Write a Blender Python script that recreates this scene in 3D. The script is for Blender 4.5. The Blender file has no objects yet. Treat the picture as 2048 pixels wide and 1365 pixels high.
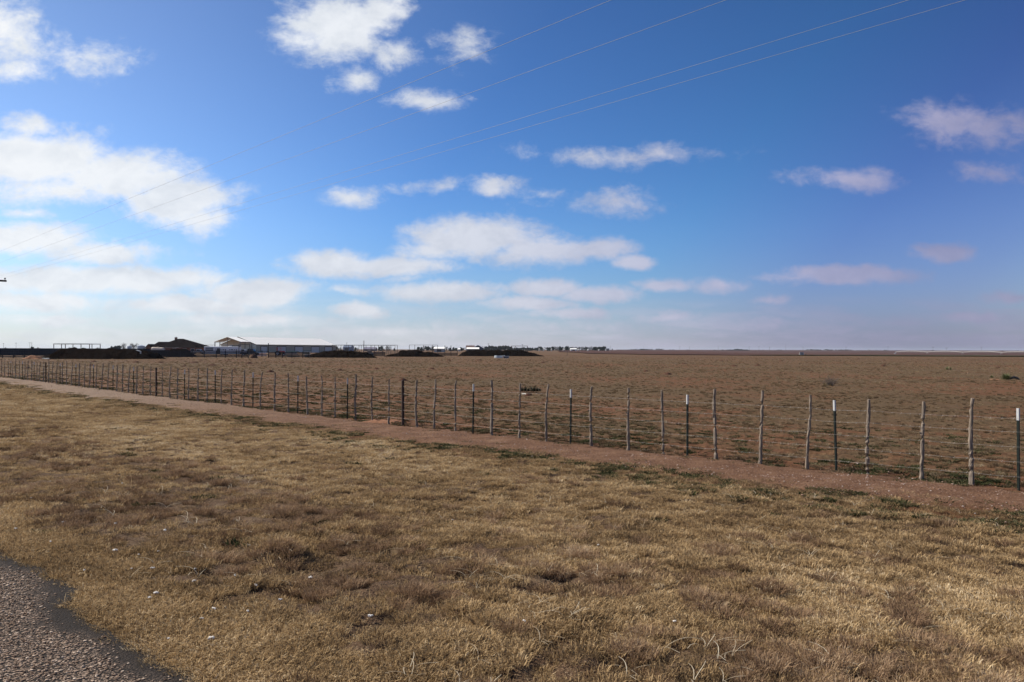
import bpy, math, random
import numpy as np
from mathutils import Vector, Matrix
R = math.radians
random.seed(7); rng = np.random.default_rng(11)
scene = bpy.context.scene
C = scene.collection

# ------------------------------------------------------------------ camera
F = 1653.0; EYE = 2.05
PITCH = math.atan(17 / F); ROLL = math.atan(.0029)
fwd = Vector((0, math.cos(PITCH), math.sin(PITCH)))
up0 = Vector((0, -math.sin(PITCH), math.cos(PITCH))); rt0 = Vector((1, 0, 0))
rt = rt0 * math.cos(ROLL) + up0 * math.sin(ROLL)
up = up0 * math.cos(ROLL) - rt0 * math.sin(ROLL)
cam = bpy.data.cameras.new('camera'); camo = bpy.data.objects.new('camera', cam); C.objects.link(camo)
cam.sensor_width = 36; cam.lens = 36 * F / 2048; cam.clip_start = .1; cam.clip_end = 60000
m = Matrix((rt, up, -fwd)).transposed().to_4x4(); m.translation = (0, 0, EYE)
camo.matrix_world = m
scene.camera = camo

# ------------------------------------------------------------------ light
SUN_AZ, SUN_EL = 72, 40            # degrees left of the view, above the horizon
sdir = Vector((-math.sin(R(SUN_AZ)) * math.cos(R(SUN_EL)), math.cos(R(SUN_AZ)) * math.cos(R(SUN_EL)), math.sin(R(SUN_EL))))
sl = bpy.data.lights.new('sun', 'SUN'); sl.energy = 5.0; sl.angle = R(.6); sl.color = (1, .93, .82)
so = bpy.data.objects.new('sun', sl); C.objects.link(so); so.rotation_euler = sdir.to_track_quat('Z', 'Y').to_euler()
scene.view_settings.view_transform = 'Standard'; scene.view_settings.look = 'None'
scene.view_settings.exposure = .5; scene.view_settings.gamma = 1
scene.cycles.max_bounces = 3; scene.cycles.diffuse_bounces = 2; scene.cycles.transparent_max_bounces = 4

# ------------------------------------------------------------------ node helper
class NT:
    def __init__(s, nt): s.nt = nt
    def n(s, t, **k):
        nd = s.nt.nodes.new(t)
        for a, b in k.items(): setattr(nd, a, b)
        return nd
    def l(s, a, b): s.nt.links.new(a, b)
    def put(s, v, sock):
        if isinstance(v, (int, float)): sock.default_value = v
        elif isinstance(v, (tuple, list)):
            sock.default_value = v if len(v) == len(sock.default_value) else (*v, 1)
        else: s.l(v, sock)
    def math(s, op, a, b=0., clamp=False):
        nd = s.n('ShaderNodeMath', operation=op, use_clamp=clamp); s.put(a, nd.inputs[0]); s.put(b, nd.inputs[1]); return nd.outputs[0]
    def vm(s, op, a, b=(0, 0, 0), out=0):
        nd = s.n('ShaderNodeVectorMath', operation=op); s.put(a, nd.inputs[0]); s.put(b, nd.inputs[1]); return nd.outputs[out]
    def mix(s, f, a, b, mode='MIX'):
        nd = s.n('ShaderNodeMix', data_type='RGBA', blend_type=mode); s.put(f, nd.inputs[0]); s.put(a, nd.inputs[6]); s.put(b, nd.inputs[7]); return nd.outputs[2]
    def noise(s, v, sc, det=4, rough=.55, dist=0., out=0):
        nd = s.n('ShaderNodeTexNoise'); s.put(v, nd.inputs['Vector']); nd.inputs['Scale'].default_value = sc
        nd.inputs['Detail'].default_value = det; nd.inputs['Roughness'].default_value = rough; nd.inputs['Distortion'].default_value = dist
        return nd.outputs[out]
    def step(s, v, a, b):
        nd = s.n('ShaderNodeMapRange', interpolation_type='SMOOTHSTEP'); s.put(v, nd.inputs[0]); nd.inputs[1].default_value = a; nd.inputs[2].default_value = b
        return nd.outputs[0]
    def ramp(s, v, stops):
        nd = s.n('ShaderNodeValToRGB'); s.put(v, nd.inputs[0]); e = nd.color_ramp.elements
        while len(e) < len(stops): e.new(.5)
        for i, (p, c) in enumerate(stops): e[i].position = p; e[i].color = (*c, 1)
        return nd.outputs[0]

# ------------------------------------------------------------------ sky with cumulus
world = bpy.data.worlds.new('World'); scene.world = world; world.use_nodes = True
W = NT(world.node_tree); world.node_tree.nodes.clear()
def px2uv(x, y):
    d = rt * (x - 1024) / F + up * (682.5 - y) / F + fwd
    return d.x / d.y, d.z / d.y
# each cloud: bearing and height on the sky (from the photo), radii, weight
CL = [(690,48,112,58,1.2),(770,20,50,36,.85),(605,80,62,30,.7),(798,102,44,32,.7),(716,158,38,24,.45),(905,80,46,26,.30),(862,200,70,18,.52),
 (60,318,170,52,1.3),(235,355,150,52,1.25),(340,400,115,46,1.15),(415,438,60,32,.9),(130,380,170,30,.8),
 (0,60,60,60,.7),(35,140,60,26,.6),(165,108,75,28,.4),(65,250,62,24,.6),(208,260,24,14,.3),(60,425,50,11,.6),(155,462,25,8,.4),
 (45,480,150,34,1.3),(205,505,120,26,1.1),(175,560,290,30,1.15),(360,558,120,24,1.0),(80,604,200,22,.9),(505,586,120,32,1.3),(390,610,170,20,1.0),
 (60,640,170,13,.6),(520,640,180,16,.8),(760,664,220,10,.5),(702,396,44,20,.75),(990,373,50,19,.7),(1080,388,40,10,.3),(1215,312,140,17,.45),(1320,308,45,20,.5),
 (1230,402,110,18,.30),(880,375,50,11,.3),(485,381,30,16,.35),(668,526,92,24,1.1),(780,533,130,22,1.2),(955,478,130,42,1.25),(1080,502,120,32,1.1),
 (1190,500,75,22,.9),(860,505,75,20,.8),(1265,527,40,15,1.0),(885,583,125,22,1.25),(815,556,60,10,.5),(1100,575,78,18,1.2),(1195,589,85,20,1.3),
 (1060,606,110,15,1.0),(1150,626,110,13,.8),(715,622,60,16,1.1),(680,581,36,8,.45),(1960,250,112,38,.7),(1880,236,60,24,.5),(1710,360,100,21,.65),
 (1990,346,90,20,.5),(1880,508,62,17,1.0),(1700,552,125,20,1.25),(1590,555,70,9,.5),(1440,570,50,17,.85),(1320,573,50,12,.9),(1545,601,34,8,.45),(2020,595,50,13,.8),
 (1340,636,80,14,.8),(1950,636,80,13,.8),(1500,648,220,14,.3),(1100,655,260,16,.35)]
g = bpy.data.node_groups.new('cloud_density', 'ShaderNodeTree')
g.interface.new_socket('P', in_out='INPUT', socket_type='NodeSocketVector')
g.interface.new_socket('D', in_out='OUTPUT', socket_type='NodeSocketFloat'); g.interface.new_socket('S', in_out='OUTPUT', socket_type='NodeSocketFloat')
G = NT(g); gi = G.n('NodeGroupInput'); go = G.n('NodeGroupOutput')
P0 = gi.outputs[0]
wn = G.noise(P0, 9, 3, .6, out=1)
sp_ = G.n('ShaderNodeSeparateXYZ'); G.l(P0, sp_.inputs[0]); am = G.math('MULTIPLY_ADD', sp_.outputs[1], 3.2); am.node.inputs[2].default_value = .12; am = G.math('MINIMUM', am, 1.)
P1 = G.vm('ADD', P0, G.vm('SCALE', G.vm('MULTIPLY', G.vm('SUBTRACT', wn, (.5, .5, .5)), (.05, .024, 0))))
G.l(am, P1.node.inputs[1].links[0].from_node.inputs['Scale'])
wn2 = G.noise(P0, 34, 3, .6, out=1)
P1 = G.vm('ADD', P1, G.vm('MULTIPLY', G.vm('SUBTRACT', wn2, (.5, .5, .5)), (.020, .009, 0)))
acc = None
for (x, y, rx, ry, w) in CL:
    u_, v_ = px2uv(x, y)
    q = G.vm('MULTIPLY', G.vm('SUBTRACT', P1, (u_, v_, 0)), (F / rx / 1.25, F / ry / 1.25, 0))
    q = G.vm('LENGTH', q, out=1)
    f_ = G.math('MULTIPLY_ADD', q, -w); f_.node.inputs[2].default_value = w
    acc = f_ if acc is None else G.math('MAXIMUM', acc, f_)
acc = G.math('MAXIMUM', acc, -.6)
nA = G.noise(G.vm('MULTIPLY', P0, (1, 1.7, 1)), 11, 9, .62, .3)
nB = G.noise(G.vm('MULTIPLY', P0, (1, 1.4, 1)), 46, 7, .68, .25)
dn = G.math('ADD', acc, G.math('MULTIPLY', G.math('SUBTRACT', nA, .5), 1.9))
dn = G.math('ADD', dn, G.math('MULTIPLY', G.math('SUBTRACT', nB, .5), .85))
G.l(G.step(dn, -.14, .72), go.inputs[0])
nC = G.noise(G.vm('ADD', G.vm('MULTIPLY', P0, (1, 1.7, 1)), (-.012, .034, 0)), 11, 5, .62, .3)
G.l(G.math('ADD', G.math('MULTIPLY', G.math('SUBTRACT', nC, nA), 2.6), G.math('MULTIPLY', dn, .22)), go.inputs[1])
sky = W.n('ShaderNodeTexSky', sky_type='NISHITA'); sky.sun_disc = False
sky.sun_elevation = R(SUN_EL); sky.sun_rotation = R(-SUN_AZ); sky.altitude = 900
sky.air_density = 1.0; sky.dust_density = .4; sky.ozone_density = 2.0
tc = W.n('ShaderNodeTexCoord'); D0 = tc.outputs['Generated']
sep = W.n('ShaderNodeSeparateXYZ'); W.l(D0, sep.inputs[0])
ysafe = W.math('MAXIMUM', sep.outputs[1], .12)
cb = W.n('ShaderNodeCombineXYZ'); W.l(W.math('DIVIDE', sep.outputs[0], ysafe), cb.inputs[0]); W.l(W.math('DIVIDE', sep.outputs[2], ysafe), cb.inputs[1])
bandn = W.noise(W.vm('MULTIPLY', cb.outputs[0], (1, 5.5, 1)), 9, 6, .6, .2)
gn = W.n('ShaderNodeGroup'); gn.node_tree = g; W.l(cb.outputs[0], gn.inputs[0]); d1, sh1 = gn.outputs
front = W.step(sep.outputs[1], .12, .3)
above = W.step(sep.outputs[2], -.002, .01)
d1 = W.math('MULTIPLY', W.math('MULTIPLY', d1, front), above)
sung = W.vm('DOT_PRODUCT', D0, tuple(sdir), out=1)          # nearness to the sun
near = W.step(sung, -.1, .9)
dust = W.math('MULTIPLY', W.math('SUBTRACT', sung, -.2), .8, True)
tint = W.ramp(dust, [(0, (.60, .70, .92)), (.08, (.45, .55, .88)), (.18, (.34, .49, .86)), (.30, (.33, .62, .95)), (.5, (.41, .68, 1.04)), (.72, (.74, .85, 1.04)), (.9, (1, 1, 1))])
gain = W.ramp(dust, [(0, (.115,) * 3), (.5, (.125,) * 3), (.72, (.15,) * 3), (1, (.16,) * 3)])
skyc = W.mix(1.0, W.mix(1.0, sky.outputs[0], gain, 'MULTIPLY'), tint, 'MULTIPLY')
elev = W.ramp(sep.outputs[2], [(0, (1, 1, 1)), (.14, (1, 1, 1)), (.40, (.76, .76, .78)), (1, (.6, .6, .6))])
skyc = W.mix(1.0, skyc, elev, 'MULTIPLY')
hor = W.math('POWER', W.math('SUBTRACT', 1., sep.outputs[2], True), 19)
hcol = W.ramp(near, [(0, (.235, .23, .345)), (.09, (.41, .39, .475)), (.3, (.57, .54, .58)), (.83, (.74, .745, .72))])
skyc = W.mix(W.math('MULTIPLY', hor, .97), skyc, hcol)
lit = W.ramp(near, [(0, (.36, .345, .50)), (.08, (.54, .51, .66)), (.4, (.73, .74, .80)), (.78, (.88, .91, .95)), (1, (.97, .98, .98))])
shd = W.ramp(near, [(0, (.28, .275, .42)), (.08, (.42, .41, .56)), (.4, (.52, .54, .62)), (.78, (.66, .71, .78)), (1, (.80, .84, .88))])
cc = W.mix(W.math('SUBTRACT', .35, sh1, True), lit, shd)
bw = W.ramp(sep.outputs[2], [(0, (.9,) * 3), (.02, (.95,) * 3), (.040, (.75,) * 3), (.062, (0,) * 3)])
bd = W.math('MULTIPLY', W.math('MULTIPLY', W.step(bandn, .40, .62), bw), W.math('MULTIPLY', front, .65))
d1 = W.math('MAXIMUM', d1, bd)
op = W.math('MULTIPLY', d1, W.ramp(near, [(0, (.72,)*3), (.6, (.93,)*3), (1, (.97,)*3)]))
final = W.mix(op, skyc, cc)
bg = W.n('ShaderNodeBackground'); W.l(final, bg.inputs[0]); bg.inputs[1].default_value = .71
wo = W.n('ShaderNodeOutputWorld'); W.l(bg.outputs[0], wo.inputs[0])
world.cycles.sampling_method = 'MANUAL'; world.cycles.sample_map_resolution = 512

# ------------------------------------------------------------------ numpy noise + terrain
def _h(ix, iy, s):
    n = (ix.astype(np.int64) * 374761393 + iy.astype(np.int64) * 668265263 + s * 974711) & 0x7fffffff
    n = ((n ^ (n >> 13)) * 1274126177) & 0x7fffffff
    return ((n ^ (n >> 16)) & 0xffff) / 65535.
def vn(x, y, s=0):
    x = np.asarray(x, float); y = np.asarray(y, float)
    ix = np.floor(x); iy = np.floor(y); fx = x - ix; fy = y - iy
    fx = fx * fx * (3 - 2 * fx); fy = fy * fy * (3 - 2 * fy)
    a = _h(ix, iy, s); b = _h(ix + 1, iy, s); c = _h(ix, iy + 1, s); d = _h(ix + 1, iy + 1, s)
    return a + (b - a) * fx + (c - a) * fy + (a - b - c + d) * fx * fy
def fbm(x, y, sc, s=0, o=4):
    x = np.asarray(x, float) / sc; y = np.asarray(y, float) / sc; r = 0; a = 1; t = 0
    for k in range(o):
        r = r + a * (vn(x * 2**k + 17.3 * k, y * 2**k - 9.1 * k, s + k) - .5); t += a; a *= .55
    return r / t * 2
def sst(x, a, b):
    t = np.clip((np.asarray(x, float) - a) / (b - a), 0, 1); return t * t * (3 - 2 * t)
S2 = 2 ** -.5
def UV(x, y): return (-x + y) * S2, (x + y) * S2
def XY(u, v): return (v - u) * S2, (u + v) * S2
def vfence(u):
    u = np.clip(u, -12, 95)
    return 14.02198831 - .0657896117 * u + .00279183057 * u**2 - 2.0944188837e-5 * u**3
def FS(x, y):
    u, v = UV(x, y); return vfence(u) - v          # metres from the fence towards the road
def relief_mask(x, y):
    u, v = UV(x, y); s = FS(x, y)
    mk = sst(v, 2.0, 3.0) * (1 - .75 * (sst(s, -.6, .2) - sst(s, 1.8, 2.8)))
    return mk
def TZ(x, y):
    x = np.asarray(x, float); y = np.asarray(y, float)
    u, v = UV(x, y); r = np.hypot(x, y); mk = relief_mask(x, y)
    z = .35 * (1 - sst(v, 2.2, 9.0))
    z = z + mk * (.035 * fbm(x, y, 2.6, 3, 3) + .06 * fbm(x, y, .5, 9, 3) * (1 - sst(r, 30, 70)) + .045 * fbm(x, y, .19, 12, 2) * (1 - sst(r, 14, 30)))
    z = z + sst(r, 50, 120) * .10 * fbm(x, y, 18, 21, 3) * (1 - sst(r, 400, 900))
    dip = sst(x / np.maximum(y, 1), .16, .34) * (y > 0) * sst(r, 360, 1150) * (1 - sst(r, 1500, 4200))
    return z - 3.3 * dip
def tz(x, y): return float(TZ(x, y))
def ray(px, py): return rt * (px - 1024) / F + up * (682.5 - py) / F + fwd
def AT(px, py, Y):                                   # world point on that bearing at depth Y
    d = ray(px, py); return Vector((0, 0, EYE)) + d * (Y / d.y)
def GP(px, py):                                      # where that bearing meets the terrain
    d = ray(px, py)
    t = EYE / max(1e-5, -d.z)
    for _ in range(12):
        x, y = d.x * t, d.y * t; t = .4 * t + .6 * (EYE - tz(x, y)) / max(1e-5, -d.z)
    return Vector((d.x * t, d.y * t, tz(d.x * t, d.y * t)))
def gz(x, y, dz=0): return Vector((x, y, tz(x, y) + dz))
def HX(px, Y):                                       # ground point on a bearing at depth Y
    p = AT(px, 700, Y); return Vector((p.x, Y, tz(p.x, Y)))

# ------------------------------------------------------------------ materials
MATS = {}
def mat(name, col, rough=.8, spec=.3, metal=0., vary=.0, scale=5., bump=0., bscale=None, coord='Object', stretch=(1, 1, 1), trans=0., dark=None):
    if name in MATS: return MATS[name]
    mt = bpy.data.materials.new(name); mt.use_nodes = True; N = NT(mt.node_tree)
    b = mt.node_tree.nodes['Principled BSDF']; b.inputs['Roughness'].default_value = rough
    b.inputs['Specular IOR Level'].default_value = spec; b.inputs['Metallic'].default_value = metal
    b.inputs['Base Color'].default_value = (*col, 1)
    if vary or bump or dark:
        t = N.n('ShaderNodeTexCoord'); cv = N.vm('MULTIPLY', t.outputs[coord], stretch)
        nz = N.noise(cv, scale, 5, .6)
        dk = dark or tuple(c * (1 - vary) for c in col); lt = tuple(min(1, c * (1 + vary * .6)) for c in col)
        c_ = N.ramp(nz, [(.3, dk), (.7, lt)]); N.l(c_, b.inputs['Base Color'])
        if bump:
            bp = N.n('ShaderNodeBump'); bp.inputs['Strength'].default_value = 1; bp.inputs['Distance'].default_value = bump
            N.l(N.noise(cv, bscale or scale * 2, 6, .65), bp.inputs['Height']); N.l(bp.outputs[0], b.inputs['Normal'])
    MATS[name] = mt; return mt
def blade_mat(name, stops, trans=.25, rough=.9):
    mt = bpy.data.materials.new(name); mt.use_nodes = True; nt = mt.node_tree; nt.nodes.clear(); N = NT(nt)
    at = N.n('ShaderNodeAttribute', attribute_type='INSTANCER', attribute_name='tint')
    geo = N.n('ShaderNodeNewGeometry')
    nz = N.noise(geo.outputs['Position'], 1.1, 4, .6)
    nf = N.noise(geo.outputs['Position'], 24, 3, .7)
    f_ = N.math('ADD', at.outputs['Fac'], N.math('MULTIPLY', N.math('SUBTRACT', nz, .5), .35))
    f_ = N.math('ADD', f_, N.math('MULTIPLY', N.math('SUBTRACT', nf, .5), 1.3))
    col = N.ramp(f_, stops)
    df = N.n('ShaderNodeBsdfDiffuse'); N.l(col, df.inputs[0]); tr = N.n('ShaderNodeBsdfTranslucent'); N.l(col, tr.inputs[0])
    mx = N.n('ShaderNodeMixShader'); mx.inputs[0].default_value = trans; N.l(df.outputs[0], mx.inputs[1]); N.l(tr.outputs[0], mx.inputs[2])
    o = N.n('ShaderNodeOutputMaterial'); N.l(mx.outputs[0], o.inputs[0]); MATS[name] = mt; return mt

def ground_mat():
    mt = bpy.data.materials.new('prairie_soil'); mt.use_nodes = True; N = NT(mt.node_tree); b = mt.node_tree.nodes['Principled BSDF']
    b.inputs['Roughness'].default_value = .95; b.inputs['Specular IOR Level'].default_value = .1
    geo = N.n('ShaderNodeNewGeometry'); P = geo.outputs['Position']
    nearf = N.n('ShaderNodeAttribute', attribute_name='bare_zone'); zone = N.n('ShaderNodeAttribute', attribute_name='verge'); far = N.n('ShaderNodeAttribute', attribute_name='far')
    n1 = N.noise(P, .9, 6, .62); n2 = N.noise(P, 7, 6, .65); n3 = N.noise(P, .13, 5, .6); n4 = N.noise(P, 45, 4, .6)
    n5 = N.noise(P, .035, 4, .6)
    # pasture: red dirt, dead litter, grey-olive stubble
    soil = N.ramp(n2, [(.3, (.085, .038, .019)), (.5, (.14, .066, .033)), (.72, (.20, .105, .054))])
    litter = N.ramp(n2, [(.3, (.065, .042, .022)), (.55, (.122, .080, .042)), (.75, (.19, .132, .070))])
    k = N.math('ADD', N.math('MULTIPLY', n1, .6), N.math('MULTIPLY', n3, .6)); k = N.math('ADD', k, N.math('MULTIPLY', N.math('SUBTRACT', n5, .5), .5))
    k = N.math('SUBTRACT', k, N.math('MULTIPLY', nearf.outputs['Fac'], .05)); past = N.mix(N.step(k, .46, .66), soil, litter)
    past = N.mix(N.math('MULTIPLY', N.step(n4, .5, .75), .45), past, (.07, .045, .028))
    red = N.step(N.noise(P, .05, 5, .65), .53, .66)
    past = N.mix(N.math('MULTIPLY', red, .55), past, (.165, .068, .036))
    fcol = N.ramp(N.noise(N.vm('MULTIPLY', P, (.25, 1, 1)), .02, 5, .6), [(.35, (.10, .052, .029)), (.5, (.112, .066, .037)), (.65, (.135, .088, .050))])
    past = N.mix(N.math('MULTIPLY', far.outputs['Fac'], .6), past, fcol)
    vg = N.ramp(N.math('ADD', N.math('MULTIPLY', n1, .5), N.math('MULTIPLY', n2, .5)), [(.35, (.07, .040, .024)), (.5, (.11, .066, .038)), (.65, (.17, .115, .066))])  # soil and thatch, darkened to stand in for shade between grass clumps
    n6 = N.noise(P, 85, 3, .7)
    vg = N.mix(N.math('MULTIPLY', N.step(n4, .45, .62), .7), vg, (.07, .042, .026)); vg = N.mix(N.math('MULTIPLY', N.step(n6, .55, .68), .6), vg, (.42, .32, .2))
    col = N.mix(zone.outputs['Fac'], past, vg)
    N.l(col, b.inputs['Base Color'])
    bp = N.n('ShaderNodeBump'); bp.inputs['Strength'].default_value = 1; bp.inputs['Distance'].default_value = .08
    hh = N.math('ADD', n2, N.math('MULTIPLY', n4, .35)); N.l(hh, bp.inputs['Height']); N.l(bp.outputs[0], b.inputs['Normal'])
    return mt
def track_mat():
    mt = bpy.data.materials.new('red_dirt'); mt.use_nodes = True; N = NT(mt.node_tree); b = mt.node_tree.nodes['Principled BSDF']
    b.inputs['Roughness'].default_value = .95; b.inputs['Specular IOR Level'].default_value = .1
    geo = N.n('ShaderNodeNewGeometry'); P = geo.outputs['Position']
    n1 = N.noise(P, 1.7, 7, .68); n2 = N.noise(P, 24, 5, .7); vo = N.n('ShaderNodeTexVoronoi'); N.l(P, vo.inputs['Vector']); vo.inputs['Scale'].default_value = 26
    c = N.ramp(n1, [(.35, (.115, .058, .032)), (.55, (.175, .094, .054)), (.7, (.24, .145, .088))])
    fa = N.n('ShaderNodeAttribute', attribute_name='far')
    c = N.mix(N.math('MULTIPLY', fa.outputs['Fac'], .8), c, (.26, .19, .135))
    c = N.mix(N.math('MULTIPLY', N.step(n2, .45, .7), .6), c, (.085, .045, .03))
    c = N.mix(N.math('MULTIPLY', N.step(vo.outputs['Distance'], .28, .12), .45), c, (.48, .33, .25))
    N.l(c, b.inputs['Base Color']); bp = N.n('ShaderNodeBump'); bp.inputs['Distance'].default_value = .04
    N.l(N.math('ADD', n2, N.noise(P, 6, 5, .6)), bp.inputs['Height']); N.l(bp.outputs[0], b.inputs['Normal']); return mt
def road_mat():
    mt = bpy.data.materials.new('chip_seal'); mt.use_nodes = True; N = NT(mt.node_tree); b = mt.node_tree.nodes['Principled BSDF']
    b.inputs['Roughness'].default_value = .95; b.inputs['Specular IOR Level'].default_value = .12
    geo = N.n('ShaderNodeNewGeometry'); P = geo.outputs['Position']
    vo = N.n('ShaderNodeTexVoronoi'); N.l(P, vo.inputs['Vector']); vo.inputs['Scale'].default_value = 75
    chip = N.ramp(vo.outputs['Color'], [(.2, (.13, .09, .065)), (.5, (.23, .165, .12)), (.8, (.34, .25, .19))])
    bare = N.n('ShaderNodeAttribute', attribute_name='bare')
    f_ = N.math('MULTIPLY', N.step(vo.outputs['Distance'], .55, .35), N.math('SUBTRACT', 1., bare.outputs['Fac']))
    c = N.mix(f_, N.mix(N.noise(P, 50, 4, .6), (.016, .013, .011), (.035, .028, .024)), chip)
    N.l(c, b.inputs['Base Color']); bp = N.n('ShaderNodeBump'); bp.inputs['Distance'].default_value = .006
    N.l(N.math('SUBTRACT', N.noise(P, 120, 3, .6), vo.outputs['Distance']), bp.inputs['Height']); N.l(bp.outputs[0], b.inputs['Normal']); return mt

# ------------------------------------------------------------------ object helpers
class MB:
    """collects verts and faces, links them as one mesh object"""
    def __init__(s): s.v = []; s.f = []; s.mi = []
    def add(s, vs, fs, mi=0):
        o = len(s.v); s.v += [tuple(p) for p in vs]; s.f += [tuple(i + o for i in q) for q in fs]; s.mi += [mi] * len(fs); return s
    def box(s, c, d, rz=0., mi=0, tilt=None):
        x, y, z = (a / 2 for a in d); M_ = Matrix.Rotation(rz, 3, 'Z')
        if tilt is not None: M_ = M_ @ tilt
        vs = [Vector(c) + M_ @ Vector((i * x, j * y, k * z)) for i in (-1, 1) for j in (-1, 1) for k in (-1, 1)]
        return s.add(vs, [(0, 1, 3, 2), (4, 6, 7, 5), (0, 4, 5, 1), (2, 3, 7, 6), (0, 2, 6, 4), (1, 5, 7, 3)], mi)
    def tube(s, pts, rad, n=8, caps=True, mi=0, jit=0.):
        pts = [Vector(p) for p in pts]; m_ = len(pts); rad = rad if hasattr(rad, '__len__') else [rad] * m_
        o = len(s.v)
        for i, p in enumerate(pts):
            t = (pts[min(i + 1, m_ - 1)] - pts[max(i - 1, 0)]).normalized()
            a = t.cross(Vector((0, 0, 1)));
            if a.length < .05: a = t.cross(Vector((0, 1, 0)))
            a.normalize(); b = t.cross(a)
            for k in range(n):
                th = 2 * math.pi * k / n; rr = rad[i] * (1 + jit * (random.random() - .5))
                s.v.append(tuple(p + (a * math.cos(th) + b * math.sin(th)) * rr))
        for i in range(m_ - 1):
            for k in range(n):
                q = (k + 1) % n; s.f.append((o + i * n + k, o + i * n + q, o + (i + 1) * n + q, o + (i + 1) * n + k)); s.mi.append(mi)
        if caps:
            s.f.append(tuple(o + k for k in range(n))[::-1]); s.f.append(tuple(o + (m_ - 1) * n + k for k in range(n))); s.mi += [mi, mi]
        return s
    def quadstrip(s, A, B, mi=0): return s.add([A[0], A[1], B[1], B[0]], [(0, 1, 2, 3)], mi)
    def build(s, name, mats, parent=None, smooth=False, loc=None):
        me = bpy.data.meshes.new(name)
        vs = s.v
        if loc is not None: vs = [(a - loc[0], b - loc[1], c - loc[2]) for a, b, c in vs]
        me.from_pydata(vs, [], s.f); me.update()
        for m_ in (mats if isinstance(mats, (list, tuple)) else [mats]): me.materials.append(m_)
        if any(s.mi): me.polygons.foreach_set('material_index', s.mi)
        if smooth: me.polygons.foreach_set('use_smooth', [True] * len(s.f))
        o = bpy.data.objects.new(name, me); C.objects.link(o)
        if loc is not None: o.location = loc
        if parent is not None:
            o.parent = parent
        return o
def tag(o, label=None, cat=None, group=None, kind=None):
    if label: o['label'] = label
    if cat: o['category'] = cat
    if group: o['group'] = group
    if kind: o['kind'] = kind
    return o
def empty(name, loc, label, cat, group=None, rz=0.):
    o = bpy.data.objects.new(name, None); C.objects.link(o); o.location = loc; o.rotation_euler.z = rz; o.empty_display_size = .3
    return tag(o, label, cat, group)
def part(mb, name, m_, par, **k):
    """mb is given in world coordinates minus the parent's location"""
    return mb.build(name, m_, par, **k)
def attr(me, name, vals, dom='POINT'):
    a = me.attributes.new(name, 'FLOAT', dom); a.data.foreach_set('value', np.asarray(vals, np.float32))
def npmesh(name, V, Fc, m_, smooth=True):
    me = bpy.data.meshes.new(name); V = np.asarray(V, np.float32); Fc = np.asarray(Fc, np.int32); k = Fc.shape[1]
    me.vertices.add(len(V)); me.vertices.foreach_set('co', V.ravel()); me.loops.add(Fc.size); me.loops.foreach_set('vertex_index', Fc.ravel())
    me.polygons.add(len(Fc)); me.polygons.foreach_set('loop_start', np.arange(0, Fc.size, k, dtype=np.int32)); me.polygons.foreach_set('loop_total', np.full(len(Fc), k, np.int32))
    me.update(calc_edges=True); me.polygons.foreach_set('use_smooth', [smooth] * len(Fc)); me.materials.append(m_)
    return me
def grid_faces(nr, na, wrap=False):
    i = np.arange(nr - 1)[:, None]; j = np.arange(na if wrap else na - 1)[None]; j2 = (j + 1) % na
    return np.stack([i * na + j, i * na + j2, (i + 1) * na + j2, (i + 1) * na + j], -1).reshape(-1, 4)
exec_order = None

# ------------------------------------------------------------------ ground, field, road, track
a_f = np.radians(np.arange(-46, 46.01, .3)); a_b = np.radians(np.arange(50, 310.1, 5))
ang = np.concatenate([a_f, a_b])
rr = [.4]
while rr[-1] < 16000:
    r_ = rr[-1]; rr.append(r_ * (1.035 if r_ < 3.2 else 1.0095 if r_ < 30 else 1.02 if r_ < 300 else 1.07))
rr = np.array(rr); RR, AA = np.meshgrid(rr, ang, indexing='ij')
GX, GY = RR * np.sin(AA), RR * np.cos(AA); GZ = TZ(GX, GY)
V = np.stack([GX, GY, GZ], -1).reshape(-1, 3); Fc = grid_faces(len(rr), len(ang), True)
V = np.vstack([V, [[0, 0, tz(0, 0)]]])
me = npmesh('ground', V, Fc[:, ::-1], ground_mat())
s_ = FS(V[:, 0], V[:, 1]); u_, v_ = UV(V[:, 0], V[:, 1])
attr(me, 'verge', sst(s_ + .5 * fbm(V[:, 0], V[:, 1], .6, 66, 3), 2.3, 3.4)); attr(me, 'bare_zone', sst(s_, -16, -1)); attr(me, 'far', sst(np.hypot(V[:, 0], V[:, 1]), 60, 260))
o = bpy.data.objects.new('ground', me); C.objects.link(o); tag(o, kind='structure')
# ploughed brown field reaching the horizon on the right
ff = []; ffv = []
pa = np.radians(np.arange(3.2, 60, .25)); rs = [0.]
nr = 40; t_ = np.linspace(0, 1, nr)
near_d = np.interp(np.degrees(pa), [3.2, 5.2, 9, 15, 24, 40, 60], [720, 430, 345, 330, 352, 372, 400])
far_d = np.interp(np.degrees(pa), [3.2, 5.2, 9, 16, 60], [1050, 1500, 3200, 9000, 15000])
RRf = near_d[None] * (far_d / near_d)[None] ** t_[:, None] + 3 * fbm(np.degrees(pa), pa * 0, 2, 5)[None]
AF = np.repeat(pa[None], nr, 0); X_, Y_ = RRf * np.sin(AF), RRf * np.cos(AF)
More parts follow.
